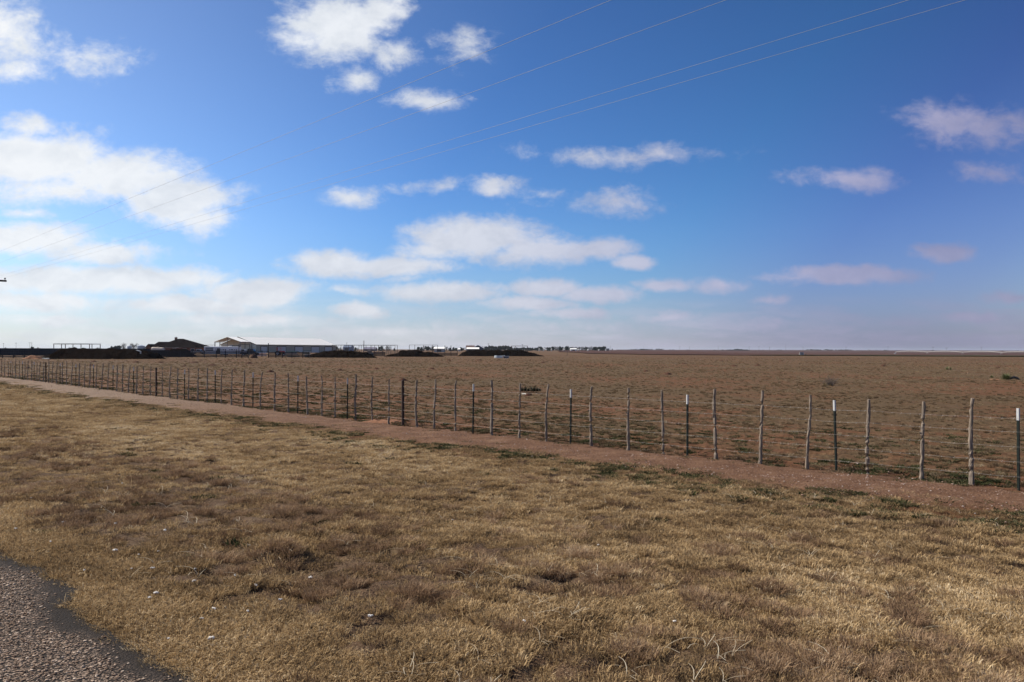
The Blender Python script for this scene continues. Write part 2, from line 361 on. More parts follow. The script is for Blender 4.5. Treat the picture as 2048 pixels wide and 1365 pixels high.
# finer radial sampling follows the terrain
Zf = TZ(X_, Y_) + .05 + .0006 * RRf
plow = bpy.data.materials.new('ploughed_earth'); plow.use_nodes = True; N = NT(plow.node_tree); b = plow.node_tree.nodes['Principled BSDF']
geo = N.n('ShaderNodeNewGeometry'); b.inputs['Roughness'].default_value = 1; b.inputs['Specular IOR Level'].default_value = .05
c = N.ramp(N.noise(N.vm('MULTIPLY', geo.outputs['Position'], (.12, 1, 1)), .012, 5, .6), [(.35, (.06, .032, .027)), (.55, (.08, .043, .035)), (.7, (.105, .056, .044))])
N.l(c, b.inputs['Base Color'])
me = npmesh('ploughed_field', np.stack([X_, Y_, Zf], -1).reshape(-1, 3), grid_faces(nr, len(pa))[:, ::-1], plow)
o = bpy.data.objects.new('ploughed_field', me); C.objects.link(o); tag(o, kind='structure')
# dark green strip along the near edge of the field
pa2 = np.radians(np.arange(16, 60, .25)); nd = np.interp(np.degrees(pa2), [16, 24, 40, 60], [322, 330, 340, 360])
R2 = np.stack([nd - 1 + 3 * fbm(np.degrees(pa2), pa2, 1.5, 8), np.interp(np.degrees(pa2), [16, 24, 40, 60], [334, 362, 382, 410])]); A2 = np.stack([pa2, pa2])
X_, Y_ = R2 * np.sin(A2), R2 * np.cos(A2)
me = npmesh('green_field_strip', np.stack([X_, Y_, TZ(X_, Y_) + .5 - .0], -1).reshape(-1, 3) - np.array([0, 0, .2]), grid_faces(2, len(pa2))[:, ::-1], mat('winter_wheat', (.07, .075, .035), .95, .1, vary=.4, scale=.05))
o = bpy.data.objects.new('green_field_strip', me); C.objects.link(o); tag(o, kind='structure')
# road
ur = np.concatenate([np.arange(-40, -4, 1.), np.arange(-4, 16, .06), np.arange(16, 120, 1.)])
def road_edge(u): return 1.86 + .16 * fbm(u, u * 0, 1.1, 31, 4) + .06 * fbm(u, u * 0, .25, 37, 3)
cols = np.linspace(0, 1, 26)
Ug, Tg = np.meshgrid(ur, cols, indexing='ij'); Vg = -7 + (road_edge(Ug) + 7) * (1 - (1 - Tg) ** 2.2)
X_, Y_ = XY(Ug, Vg); Zg = TZ(X_, Y_) + .012
me = npmesh('road', np.stack([X_, Y_, Zg], -1).reshape(-1, 3), grid_faces(len(ur), len(cols)), road_mat())
def bare_f(u, v): return sst(v - road_edge(u) + .22 * fbm(u, v, .35, 41, 3) + .1, -.22, .02)
attr(me, 'bare', bare_f(Ug.ravel(), Vg.ravel()))
o = bpy.data.objects.new('road', me); C.objects.link(o); tag(o, kind='structure')
# dirt track beside the fence
ut = np.concatenate([np.arange(-12, 20, .12), np.arange(20, 95, .4)])
def track_in(u): return -.12 + .35 * fbm(u, u * 0, 1.6, 51, 4)          # fence side (s)
def track_out(u): return 2.0 + .45 * fbm(u, u * 0, 2.6, 57, 4) + .5 * sst(u, 15, 45)
cols = np.linspace(0, 1, 22)
Ug, Tg = np.meshgrid(ut, cols, indexing='ij'); Sg = track_in(Ug) + (track_out(Ug) - track_in(Ug)) * Tg
Vg = vfence(Ug) - Sg; X_, Y_ = XY(Ug, Vg)
Zg = TZ(X_, Y_) + .022 - .03 * (np.abs(Tg - .5) * 2) ** 6
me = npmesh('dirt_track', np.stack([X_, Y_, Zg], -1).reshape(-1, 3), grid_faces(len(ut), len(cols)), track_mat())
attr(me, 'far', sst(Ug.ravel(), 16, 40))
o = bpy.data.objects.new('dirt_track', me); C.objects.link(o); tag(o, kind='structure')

# ------------------------------------------------------------------ scattering (uncountable ground cover only)
def proto_set(name, fn, n, m_):
    col = bpy.data.collections.new(name)
    for k in range(n):
        mb = MB(); fn(mb, k); me = bpy.data.meshes.new(name); me.from_pydata(mb.v, [], mb.f); me.materials.append(m_)
        ob = bpy.data.objects.new(f'{name}_{k:02d}', me); col.objects.link(ob)
    return col
def scatter(name, label, cat, X, Y, Z, rotz, sc, tint, col, nk, tilt=None):
    n = len(X); me = bpy.data.meshes.new(name); me.vertices.add(n)
    me.vertices.foreach_set('co', np.stack([X, Y, Z], -1).astype(np.float32).ravel())
    rot = np.zeros((n, 3), np.float32); rot[:, 2] = rotz
    if tilt is not None: rot[:, 0] = tilt[0]; rot[:, 1] = tilt[1]
    a = me.attributes.new('rot', 'FLOAT_VECTOR', 'POINT'); a.data.foreach_set('vector', rot.ravel())
    attr(me, 'sc', sc); attr(me, 'tint', tint)
    a = me.attributes.new('pick', 'INT', 'POINT'); a.data.foreach_set('value', rng.integers(0, nk, n).astype(np.int32))
    ob = bpy.data.objects.new(name, me); C.objects.link(ob); tag(ob, label, cat, kind='stuff')
    g = bpy.data.node_groups.new(name + '_scatter', 'GeometryNodeTree')
    g.interface.new_socket('Geometry', in_out='INPUT', socket_type='NodeSocketGeometry'); g.interface.new_socket('Geometry', in_out='OUTPUT', socket_type='NodeSocketGeometry')
    gi = g.nodes.new('NodeGroupInput'); go = g.nodes.new('NodeGroupOutput'); ip = g.nodes.new('GeometryNodeInstanceOnPoints')
    ci = g.nodes.new('GeometryNodeCollectionInfo'); ci.inputs['Collection'].default_value = col; ci.inputs['Separate Children'].default_value = True; ci.inputs['Reset Children'].default_value = True
    def na(nm, tp):
        q = g.nodes.new('GeometryNodeInputNamedAttribute'); q.data_type = tp; q.inputs[0].default_value = nm; return [s for s in q.outputs if s.enabled and s.name == 'Attribute'][0]
    L = g.links.new
    L(gi.outputs[0], ip.inputs['Points']); L(ci.outputs[0], ip.inputs['Instance']); ip.inputs['Pick Instance'].default_value = True
    L(na('pick', 'INT'), ip.inputs['Instance Index'])
    er = g.nodes.new('FunctionNodeEulerToRotation'); L(na('rot', 'FLOAT_VECTOR'), er.inputs[0]); L(er.outputs[0], ip.inputs['Rotation'])
    L(na('sc', 'FLOAT'), ip.inputs['Scale']); L(ip.outputs[0], go.inputs[0])
    md = ob.modifiers.new('scatter', 'NODES'); md.node_group = g
    return ob
def blades(mb, n, rad, hmin, hmax, w, lean, curl=1., root=.6):
    for _ in range(n):
        a = random.uniform(0, 2 * math.pi); r_ = rad * math.sqrt(random.random()) * root; x, y = r_ * math.cos(a), r_ * math.sin(a)
        h = random.uniform(hmin, hmax); ld = a + random.uniform(-1.2, 1.2); l = lean * random.uniform(.3, 1.3) * h
        dx, dy = math.cos(ld) * l, math.sin(ld) * l; pw = random.uniform(0, math.pi); wx, wy = math.cos(pw) * w / 2, math.sin(pw) * w / 2
        dr = -random.uniform(0, .5) * curl
        z1 = h * .6; z2 = h * (1 + dr)
        mb.add([(x - wx, y - wy, -.01), (x + wx, y + wy, -.01), (x + dx * .45 + wx * .8, y + dy * .45 + wy * .8, z1), (x + dx * .45 - wx * .8, y + dy * .45 - wy * .8, z1), (x + dx, y + dy, z2)],
               [(0, 1, 2, 3), (3, 2, 4)])
DRY = [(.0, (.05, .032, .018)), (.3, (.19, .130, .072)), (.5, (.365, .248, .128)), (.72, (.54, .388, .212)), (1, (.80, .67, .46))]
BROWN = [(.0, (.06, .038, .025)), (.3, (.20, .125, .075)), (.6, (.38, .255, .155)), (1, (.68, .55, .38))]
mg = blade_mat('dry_grass_blades', DRY); mb_ = blade_mat('brown_grass_blades', BROWN)
mgreen = blade_mat('green_weed_leaves', [(0, (.025, .028, .013)), (.4, (.055, .062, .028)), (.7, (.11, .10, .05)), (1, (.20, .16, .09))], .2)
mgrey = blade_mat('grey_stubble_blades', [(0, (.045, .030, .019)), (.4, (.125, .084, .050)), (.7, (.215, .150, .088)), (1, (.37, .285, .18))])
p_mat = proto_set('turf_patch', lambda q, k: blades(q, 70, .085, .014, .048, .0055, 1.1, 1.1, 1), 6, mg)
p_tuft = proto_set('tall_tuft', lambda q, k: blades(q, 180, .11, .035, .115, .0045, .95, .9, .85), 5, mb_)
p_stub = proto_set('stubble_tuft', lambda q, k: blades(q, 110, .13, .025, .085, .008, .75, .7, .8), 5, mgrey)
def weed(q, k):
    blades(q, 60, .14, .01, .045, .016, 1.6, 1.2, .9)
p_weed = proto_set('weed_patch', weed, 4, mgreen)
def sample(n, rmin, rmax, p, amax=42):
    """points whose areal density falls off as r**-p"""
    q = rng.random(n); e = 2 - p
    r = (rmin**e + q * (rmax**e - rmin**e)) ** (1 / e); a = np.radians(rng.uniform(-amax, amax, n)); return r * np.sin(a), r * np.cos(a), r
def keep(m_, *A): return [a[m_] for a in A]
# turf mat on the verge
x, y, r = sample(190000, 2.6, 75, 1.35)
s = FS(x, y); u, v = UV(x, y)
edge = track_out(u) + .15 * fbm(x, y, .4, 61)
patch = fbm(x, y, 1.1, 71, 4) + .55 * fbm(x, y, .28, 75, 3)
wz = sst(v, 2.3, 3.0) * (1 - sst(v, 4.8, 6.8)) * (1 - .5 * sst(u, 12, 25))
bottom = wz             # thin, tufty turf towards the bottom middle
prob = sst(patch + .60 - .66 * wz, -.1, .30)
ok = (s > edge - 1.1 * rng.random(len(x)) ** 2.6 - .3 * sst(fbm(x, y, .5, 63, 3), .1, .5)) & (v > road_edge(u) + .02 * rng.standard_normal(len(u))) & (rng.random(len(x)) < (.15 + .9 * prob) * (.22 + .78 * sst(s - edge + .5 * fbm(x, y, .5, 68, 3), .0, 1.2)))
x, y, r, s, v, patch, wz = keep(ok, x, y, r, s, v, patch, wz)
tint = .57 - .08 * wz + .12 * patch + .06 * sst(-x, -1, 4) * sst(r, 6, 14) + .20 * fbm(x, y, 1.4, 81) + .09 * rng.standard_normal(len(x)) - .12 * sst(-s, -3.6, -2.2) - .02 * sst(r, 12, 30)
scatter('dry_grass', 'pale straw coloured winter grass covering the road verge', 'grass', x, y, TZ(x, y), rng.uniform(0, 6.28, len(x)),
        (.55 + .75 * rng.random(len(x)) ** 1.5) * (1 + .9 * sst(r, 12, 50)), tint, p_mat, 6)
# brown taller tufts
x, y, r = sample(32000, 2.6, 60, 1.25); s = FS(x, y); u, v = UV(x, y)
cl = fbm(x, y, .34, 91, 3) + .45 * fbm(x, y, 2.6, 95, 2)
bt = sst(v, 2.2, 2.9) * (1 - sst(v, 4.8, 6.8))
ok = (s > 2.1) & (v > 2.0) & (cl > .52 - .38 * bt) & (rng.random(len(x)) < .75)
x, y, r, cl = keep(ok, x, y, r, cl)
scatter('brown_bunchgrass', 'taller brown bunchgrass tufts standing in the verge turf', 'grass', x, y, TZ(x, y) - .005, rng.uniform(0, 6.28, len(x)),
        .45 + .5 * rng.random(len(x)) + .25 * np.clip(cl, 0, .6), .42 + .3 * fbm(x, y, 1.5, 99) + .08 * rng.standard_normal(len(x)), p_tuft, 5)
# pasture stubble beyond the fence
x, y, r = sample(210000, 11, 330, 1.5, 44); s = FS(x, y)
pt = fbm(x, y, .9, 101, 4) + .5 * fbm(x, y, 7, 105, 3)
ok = (s < .05 + .35 * fbm(x, y, .8, 107) + .5 * rng.random(len(x)) ** 5) & (rng.random(len(x)) < .25 + .75 * sst(pt, -.25, .35)) & (rng.random(len(x)) > .8 * sst(r, 120, 320))
x, y, r, pt = keep(ok, x, y, r, pt)
scatter('pasture_stubble', 'sparse grey brown grazed stubble in the red dirt pasture', 'grass', x, y, TZ(x, y), rng.uniform(0, 6.28, len(x)),
        (.16 + .75 * rng.random(len(x)) ** 2.2) * (1 + .6 * sst(r, 25, 110)), .60 + .18 * sst(r, 25, 90) + .26 * fbm(x, y, 6, 109) + .16 * rng.standard_normal(len(x)), p_stub, 5)
# dark green weeds along track and in the pasture near the fence
x, y, r = sample(120000, 6, 80, 1.25, 43); s = FS(x, y); u, v = UV(x, y)
c1 = fbm(x, y, .8, 111, 3); b1 = np.exp(-((s - (track_out(u) + .55)) / .75) ** 2); b2 = np.exp(-((s + .35) / .5) ** 2); b3 = sst(-s, .5, 1) * (1 - sst(-s, 3, 10)) * .22
ok = (v > 2.2) & (rng.random(len(x)) < np.clip(b1 * 1.1 + .8 * b2 + b3, 0, 1) * sst(c1, -.12, .22)) | ((s > 3) & (v > 2.2) & (fbm(x, y, .45, 115, 3) + .3 * fbm(x, y, 4, 118) > .55) & (rng.random(len(x)) < .4))
x, y, r, s = keep(ok, x, y, r, s)
scatter('green_weeds', 'low dark green winter weeds along the track and fence line', 'weeds', x, y, TZ(x, y) + .004, rng.uniform(0, 6.28, len(x)),
        (.5 + .55 * rng.random(len(x))) * (1 + .5 * sst(r, 20, 60)), .45 + .2 * rng.standard_normal(len(x)), p_weed, 4)
# stones
def stone(q, k):
    import bmesh
    bm = bmesh.new(); bmesh.ops.create_icosphere(bm, subdivisions=1, radius=.5)
    rs = random.Random(k)
    for vv in bm.verts: vv.co = Vector((vv.co.x * (1 + rs.uniform(-.3, .3)), vv.co.y * (1 + rs.uniform(-.3, .3)), vv.co.z * .62 * (1 + rs.uniform(-.3, .3))))
    q.add([tuple(a.co) for a in bm.verts], [[a.index for a in f_.verts] for f_ in bm.faces]); bm.free()
mchip = blade_mat('road_chips', [(0, (.09, .06, .045)), (.3, (.20, .14, .10)), (.6, (.33, .24, .175)), (1, (.55, .44, .34))], 0)
mpeb = blade_mat('pale_pebbles', [(0, (.12, .065, .045)), (.45, (.27, .165, .12)), (.8, (.34, .24, .19)), (1, (.50, .42, .36))], 0)
p_chip = proto_set('road_chip', stone, 5, mchip); p_peb = proto_set('pebble', stone, 4, mpeb)
n = 110000; u = rng.uniform(1.5, 11, n); v = rng.uniform(-5.0, 2.0, n); x, y = XY(u, v); r = np.hypot(x, y)
ok = (v < road_edge(u) - .01) & (np.degrees(np.arctan2(x, y)) > -43) & (y > 2) & (rng.random(n) > .95 * bare_f(u, v)) & (rng.random(n) < np.clip((7 / r) ** 1.5, .1, 1))
x, y, r = keep(ok, x, y, r)
scatter('road_gravel', 'brown stone chips embedded in the road surface', 'gravel', x, y, TZ(x, y) + .014, rng.uniform(0, 6.28, len(x)),
        (.010 + .011 * rng.random(len(x)) ** 1.5) * (1 + .25 * sst(r, 6, 10)), .5 + .25 * rng.standard_normal(len(x)), p_chip, 5)
n = 34000; u = rng.uniform(-6, 60, n) ; s = rng.normal(1.0, .75, n); v = vfence(u) - s; x, y = XY(u, v); r = np.hypot(x, y)
ok = (y > 5) & (rng.random(n) < np.clip((16 / r) ** 1.6, .05, 1) * (.25 + sst(fbm(x, y, .7, 121), -.1, .4)))
x, y, r, s = keep(ok, x, y, r, s)
scatter('track_pebbles', 'small pale pebbles strewn over the red dirt track', 'pebbles', x, y, TZ(x, y) + .024, rng.uniform(0, 6.28, len(x)),
        .008 + .028 * rng.random(len(x)) ** 3, .5 + .28 * rng.standard_normal(len(x)), p_peb, 4)
# long pale seed stems in the near verge
def stem(q, k):
    for _ in range(3):
        a = random.uniform(0, 6.28); L_ = random.uniform(.10, .22); pts = []; w = .0024
        for i in range(6):
            t = i / 5; rr_ = L_ * t * (.4 + .5 * t); pts.append((rr_ * math.cos(a + t * .5), rr_ * math.sin(a + t * .5), L_ * (.75 * t - .45 * t * t)))
        for i in range(5):
            p, p2 = pts[i], pts[i + 1]; q.add([(p[0] - w * math.sin(a), p[1] + w * math.cos(a), p[2]), (p[0] + w * math.sin(a), p[1] - w * math.cos(a), p[2]), (p2[0] + w * math.sin(a), p2[1] - w * math.cos(a), p2[2]), (p2[0] - w * math.sin(a), p2[1] + w * math.cos(a), p2[2])], [(0, 1, 2, 3)])
p_stem = proto_set('seed_stem', stem, 6, blade_mat('pale_stems', [(0, (.35, .27, .18)), (1, (.62, .55, .42))], .3))
x, y, r = sample(900, 3, 14, 1.0); u, v = UV(x, y); ok = (v > 2.3) & (FS(x, y) > 2.2) & (fbm(x, y, 1.2, 131) > -.05); x, y, r = keep(ok, x, y, r)
scatter('grass_stems', 'long pale curved seed stems in the near verge', 'grass', x, y, TZ(x, y), rng.uniform(0, 6.28, len(x)), .6 + .6 * rng.random(len(x)), .5 + .3 * rng.standard_normal(len(x)), p_stem, 6)

# ------------------------------------------------------------------ the near wire fence (one thing)
FCO = [2.281149713003225, -8.690922461069208, 1.8839171232795455, 124.55698277922663, 753.9397794523765]
def fence_base(px): return GP(px, float(np.polyval(FCO, px / 1000)))
wood_a = mat('weathered_stay_wood', (.25, .20, .155), .9, .15, vary=.55, scale=9, bump=.004, stretch=(6, 6, 1))
steel_g = mat('dark_green_post_paint', (.010, .016, .012), .55, .3, vary=.3, scale=20)
white_p = mat('white_post_paint', (.52, .52, .51), .5, .4, vary=.08, scale=20)
creo = mat('dark_brown_post', (.055, .032, .024), .75, .25, vary=.4, scale=6, bump=.002, stretch=(3, 3, 1))
wirem = mat('galvanised_wire', (.34, .31, .28), .6, .4)
# wooden stays: base bearing x, top (x, y), mid bends (x, y)..., half thickness factor
ST = [(1944.2,1945.8,797,[(1941.0,850),(1941.8,900)],1.15),(1843.2,1848.2,803.5,[(1846,836),(1844.5,880)],1.1),(1735.2,1737.6,799.3,[(1736.4,862),(1733.6,895)],1.1),
(1613.9,1621.3,790.3,[(1621,830),(1615.5,877)],.9),(1520.7,1525,781.5,[(1523.5,830),(1521.5,880)],1.05),(1431.9,1429.5,778.5,[(1428,806),(1430.6,877)],1.15),
(1326.8,1323.5,781.5,[(1323.5,800),(1326,860)],.95),(1256.8,1256.8,776,[(1257.6,800),(1255.8,842)],1.05),(1183,1183.5,774,[(1180.2,810),(1181.5,850)],1.1),
(1093.2,1097,768.5,[(1093.6,800),(1091.4,822)],1.),(1038.7,1040.8,767.3,[(1039.8,800),(1038.6,830)],1.),(983.5,983.3,761.3,[(984.5,780),(983.2,820)],1.2),
(911,911.6,761.6,[(910.2,790),(910.6,830)],.9),(868.9,871.5,759.4,[(870.5,790),(867.6,825)],1.),(835,833.7,760,[(832.2,790),(831.2,826)],1.15),
(777.4,778.5,758.2,[(777.8,800)],.85),(745,745.3,754.3,[(742.9,790),(742.7,812)],.95),(711.6,712,748.8,[(711.9,780),(710,805)],1.15),
(670.4,670,754,[(670.8,780),(669.6,800)],.9),(643.2,643.2,751.7,[(644.6,770),(643.8,800)],.9),(615.4,613,753,[(613.2,775),(614.2,805)],1.05),
(576.6,576.3,746.6,[(576.8,780)],1.),(549.2,550.3,745.3,[(549,785)],1.1),(520.6,524.7,744.2,[(521.8,762),(520.8,790)],1.),(486.7,489,741,[(488.6,760),(487,790)],1.15),
(462.5,464.4,739.8,[(463,775)],1.),(442.5,444.5,738.8,[(442.3,760),(441.8,790)],.95),(414,414.8,736.3,[(414.4,770)],1.),(395.6,396.9,736.7,[(395.8,770)],1.1),
(376.6,377.3,737.5,[(378,750),(377,775)],.9),(355.2,355.8,736.3,[(355,770)],1.1),(339.8,342.2,733.6,[(339.4,760),(338.6,778)],1.),(324.2,325,734.4,[(324.6,765)],.8),
(300.8,302,732.5,[(300.4,760)],.8),(285.5,287,732,[(286.4,755)],1.),(272.7,274.5,732.5,[(273.6,760)],1.1),(256.6,260.5,730.2,[(257.8,755)],1.),
(244.5,246,729.2,[(245.2,755)],1.1),(233,234.7,730.8,[(234.2,755)],1.2),(215,218.3,726.3,[(216.5,750)],1.),(203,206.7,727.3,[(204.5,750)],1.1),
(191.6,194.2,727.8,[(192.5,750)],.9),(178.4,181,726.6,[(180,750)],1.15),(168.8,170.3,727.8,[(169,750)],1.),(157.5,159,726.3,[(158.6,750)],1.2),
(142.3,146,724.2,[(143.3,750)],1.),(132.5,133.6,723.8,[(133.4,750)],1.1),(124,125,724.5,[(124.8,750)],1.2),(113.3,115.6,724.7,[(112,748)],.9),
(104,106.7,723.4,[(104.6,745)],1.),(96.9,98,721,[(97.6,745)],1.1),(86.7,87.5,723.4,[(87.2,745)],1.),(79,81.2,723.4,[(78.4,745)],.9),
(73,74.2,723.4,[(74,745)],.9),(62.5,64,721.6,[(63.6,745)],1.1),(55.5,56.7,722.2,[(55.4,745)],1.),(49.2,50,721.9,[(50.2,745)],.9),
(38.4,38.7,721.9,[(38.8,745)],.8),(31.7,31.7,718.4,[(30.6,740)],1.),(25.3,25.8,722.6,[(25.2,745)],.8),(16,16.7,721.6,[(16.8,745)],.9),
(9.4,10,718.4,[(9.2,740)],.9),(2.7,3.4,718.4,[(3.4,740)],1.2),(-7,-6,719,[(-6.5,740)],1.),(2118,2121,806,[(2117,860)],1.1),(2190,2188,812,[(2191,880)],1.1),(2260,2264,818,[(2262,880)],1.1)]
TP = [(2038,2037,817),(1673,1669,801),(1375,1375,790),(1141,1142,779),(945.7,947,768.5),(694.3,694.9,756.5),(595.3,595.8,751.6),(505.6,506,745.3),(430.3,430.3,741),
 (368.8,369.5,739.8),(266.9,267.3,734.5),(225.8,226.3,731.3),(186.7,187,730),(151.6,151.9,728.8),(120,120.3,726.8),(68,68.3,724),(44.7,45,722.6),(21.5,21.8,721.4)]
PP = [(806,805.6,760.8),(312.5,312.5,735.6),(91.7,91.7,724.7)]
fb = fence_base(1024)
fence = empty('wire_fence', fb, 'long barbed wire fence of crooked wooden stays and steel posts between dirt track and pasture', 'fence')
def rel(p): return tuple(Vector(p) - fb)
posts = []
for i, (bx, tx, ty, mid, th) in enumerate(ST):
    B = fence_base(bx); T = AT(tx, ty, B.y); q = MB(); rs = random.Random(i)
    pts = [B - Vector((0, 0, .08))]; n_m = sorted([(my, mx) for mx, my in mid], reverse=True)
    for my, mx in n_m: pts.append(AT(mx, my, B.y + rs.uniform(-.03, .03)))
    pts.append(T)
    # smooth and subdivide the stay with small knobs
    P = []; rad = []
    cum = [0]
    for a, b_ in zip(pts, pts[1:]): cum.append(cum[-1] + (b_ - a).length)
    K = 16
    cx = np.interp(np.linspace(0, 1, K), np.array(cum) / cum[-1], [p.x for p in pts]); cy = np.interp(np.linspace(0, 1, K), np.array(cum) / cum[-1], [p.y for p in pts]); cz = np.interp(np.linspace(0, 1, K), np.array(cum) / cum[-1], [p.z for p in pts])
    ker = np.array([.25, .5, .25]); cx[1:-1] = np.convolve(cx, ker, 'valid'); cx[1:-1] = np.convolve(cx, ker, 'valid')
    for k in range(K):
        P.append((cx[k] + rs.gauss(0, .0035), cy[k] + rs.gauss(0, .003), cz[k])); rad.append(.0265 * th * (1.12 - .3 * k / K) * (1 + rs.uniform(-.10, .16)))
    rad[0] *= 1.25; rad[1] *= 1.15; rad[-1] *= .9
    q.tube([rel(p) for p in P], rad, 9, jit=.22)
    if i in (1, 5, 8, 7):
        k = 9; a = Vector(P[k]); q.tube([rel(a), rel(a + Vector((-.045, 0, .05)))], [.014, .009], 6)
    part(q, 'wooden_stay', wood_a, fence, smooth=False); posts.append((B, T))
for i, (bx, tx, ty) in enumerate(TP):
    B = fence_base(bx); T = AT(tx, ty, B.y); ax = (T - B); L_ = ax.length; ax.normalize(); q = MB(); w = .019; t = .005
    prof = [(-w, 0), (w, 0), (w, t), (t / 2 + .001, t), (t / 2 + .001, .036), (-t / 2 - .001, .036), (-t / 2 - .001, t), (-w, t)]
    def ext(q, l0, l1, gr):
        vs = []
        for l in (l0, l1):
            c_ = B + ax * l
            for (a, b_) in prof:
                a *= gr; b_ = (b_ - .01) * gr
                vs.append(rel((c_.x + a * .8 - b_ * .6, c_.y + a * .6 + b_ * .8, c_.z)))
        n_ = len(prof); q.add(vs, [(k, (k + 1) % n_, n_ + (k + 1) % n_, n_ + k) for k in range(n_)] + [tuple(range(n_))[::-1], tuple(range(n_, 2 * n_))])
    ext(q, -.1, L_ - .18, 1)
    for k in range(18):
        c_ = B + ax * (.1 + k * .054)
        if .1 + k * .054 < L_ - .2: q.box(rel((c_.x + .006, c_.y - .004, c_.z)), (.012, .012, .01))
    po = part(q, 'steel_post', steel_g, fence)
    q = MB(); ext(q, L_ - .18, L_, 1.12); part(q, 'white_tip', white_p, po); posts.append((B, T))
for bx, tx, ty in PP:
    B = fence_base(bx); T = AT(tx, ty, B.y); q = MB()
    q.tube([rel(B - Vector((0, 0, .1))), rel(B + (T - B) * .5), rel(T - Vector((0, 0, .012))), rel(T)], [.040, .039, .038, .03], 14)
    part(q, 'round_post', creo, fence, smooth=False); posts.append((B, T))
posts.sort(key=lambda a: a[0].x)
for k, h in enumerate((.20, .42, .64, .86, 1.06)):
    q = MB(); pts = []
    for (B, T), nx in zip(posts, posts[1:] + [None]):
        f_ = h / max(.2, (T.z - B.z)); p = B + (T - B) * min(.97, f_); p = Vector((p.x, p.y - .028, B.z + h)); pts.append(p)
        if nx:
            f2 = nx[0] + (nx[1] - nx[0]) * min(.97, h / max(.2, nx[1].z - nx[0].z)); p2 = Vector((f2.x, f2.y - .028, nx[0].z + h)); pts.append((p + p2) / 2 - Vector((0, 0, .008)))
    q.tube([rel(p) for p in pts], .0013, 4, caps=False)
    for a, b_ in zip(pts, pts[1:]):                       # barbs
        if a.x > -6:
            n_ = max(1, int((b_ - a).length / .13))
            for j in range(n_):
                c_ = a + (b_ - a) * ((j + .5) / n_); q.tube([rel(c_ + Vector((-.008, 0, -.012))), rel(c_ + Vector((.008, 0, .012)))], .0014, 3, caps=False)
    part(q, 'fence_wire', wirem, fence)

# ------------------------------------------------------------------ power line over the field corner
TH = R(42); HZ = EYE + 4.6; LV = [8.10, 9.20, 10.95, 11.49]
dl = Vector((-math.sin(TH), math.cos(TH), 0)); nl = Vector((math.cos(TH), math.sin(TH), 0))
rD = ray(9, 555.5); tD = LV[3] / (rD.x * nl.x + rD.y * nl.y); U0 = tD * (rD.x * dl.x + rD.y * dl.y)
pole_w = mat('grey_pole_wood', (.09, .07, .055), .9, .15, vary=.4, scale=4, stretch=(4, 4, .6), bump=.004)
arm_w = mat('dark_crossarm_wood', (.045, .035, .03), .85, .2, vary=.3, scale=6)
glassm = mat('brown_porcelain', (.04, .03, .028), .25, .5)
for uu, lb in ((U0, 'wooden utility pole just outside the left edge, its crossarm tip showing with one insulator'), (U0 - 88, 'wooden utility pole behind the viewer carrying the near end of the four wires')):
    cv = (LV[0] + LV[3]) / 2; c_ = dl * uu + nl * cv; bs = gz(c_.x, c_.y)
    pl = empty('utility_pole', bs, lb, 'utility pole')
    q = MB(); q.tube([(0, 0, -.3), (0, 0, 3.5), (0, 0, HZ + .35 - bs.z)], [.15, .13, .10], 12); part(q, 'pole_shaft', pole_w, pl, smooth=True)
    q = MB(); zc = HZ - .21 - bs.z
    a0 = nl * (LV[0] - cv - .12); a1 = nl * (LV[3] - cv + .09); mid = (a0 + a1) / 2
    q.box((mid.x - dl.x * .15, mid.y - dl.y * .15, zc), ((a1 - a0).length, .09, .115), TH); part(q, 'crossarm', arm_w, pl)
    for V_ in LV:
        q = MB(); p = nl * (V_ - cv) - dl * .15
        q.tube([(p.x, p.y, zc + .05), (p.x, p.y, zc + .10)], .012, 6)
        q.tube([(p.x, p.y, zc + z_) for z_ in (.10, .125, .15, .175, .2)], [.03, .055, .045, .055, .03], 10); part(q, 'insulator', glassm, pl, smooth=True)
    for sg in (-1, 1):
        q = MB(); q.box((nl.x * sg * .4 - dl.x * .13, nl.y * sg * .4 - dl.y * .13, zc - .28), (1.0, .03, .04), TH, tilt=Matrix.Rotation(sg * -.6, 3, 'Y')); part(q, 'brace', arm_w, pl)
pw = mat('power_wire_aluminium', (.30, .30, .31), .6, .4)
names = ['uppermost overhead wire, farthest left across the sky', 'second overhead wire from the top of the sky', 'third overhead wire, upper one of the close pair', 'lowest overhead wire, meeting the insulator at the left edge']
for V_, lb in zip(LV, names):
    pts = []
    for k in range(61):
        u = U0 - 88 * k / 60; p = dl * u + nl * V_ - dl * .15; sg = .0 + 4 * .06 * (k / 60) * (1 - k / 60); pts.append(Vector((p.x, p.y, HZ - sg)))
    o_ = pts[30].copy(); q = MB(); q.tube([p - o_ for p in pts], .0026, 6, caps=False); w_ = q.build('power_wire', pw); w_.location = o_
    tag(w_, lb, 'overhead wire', 'overhead power wires')

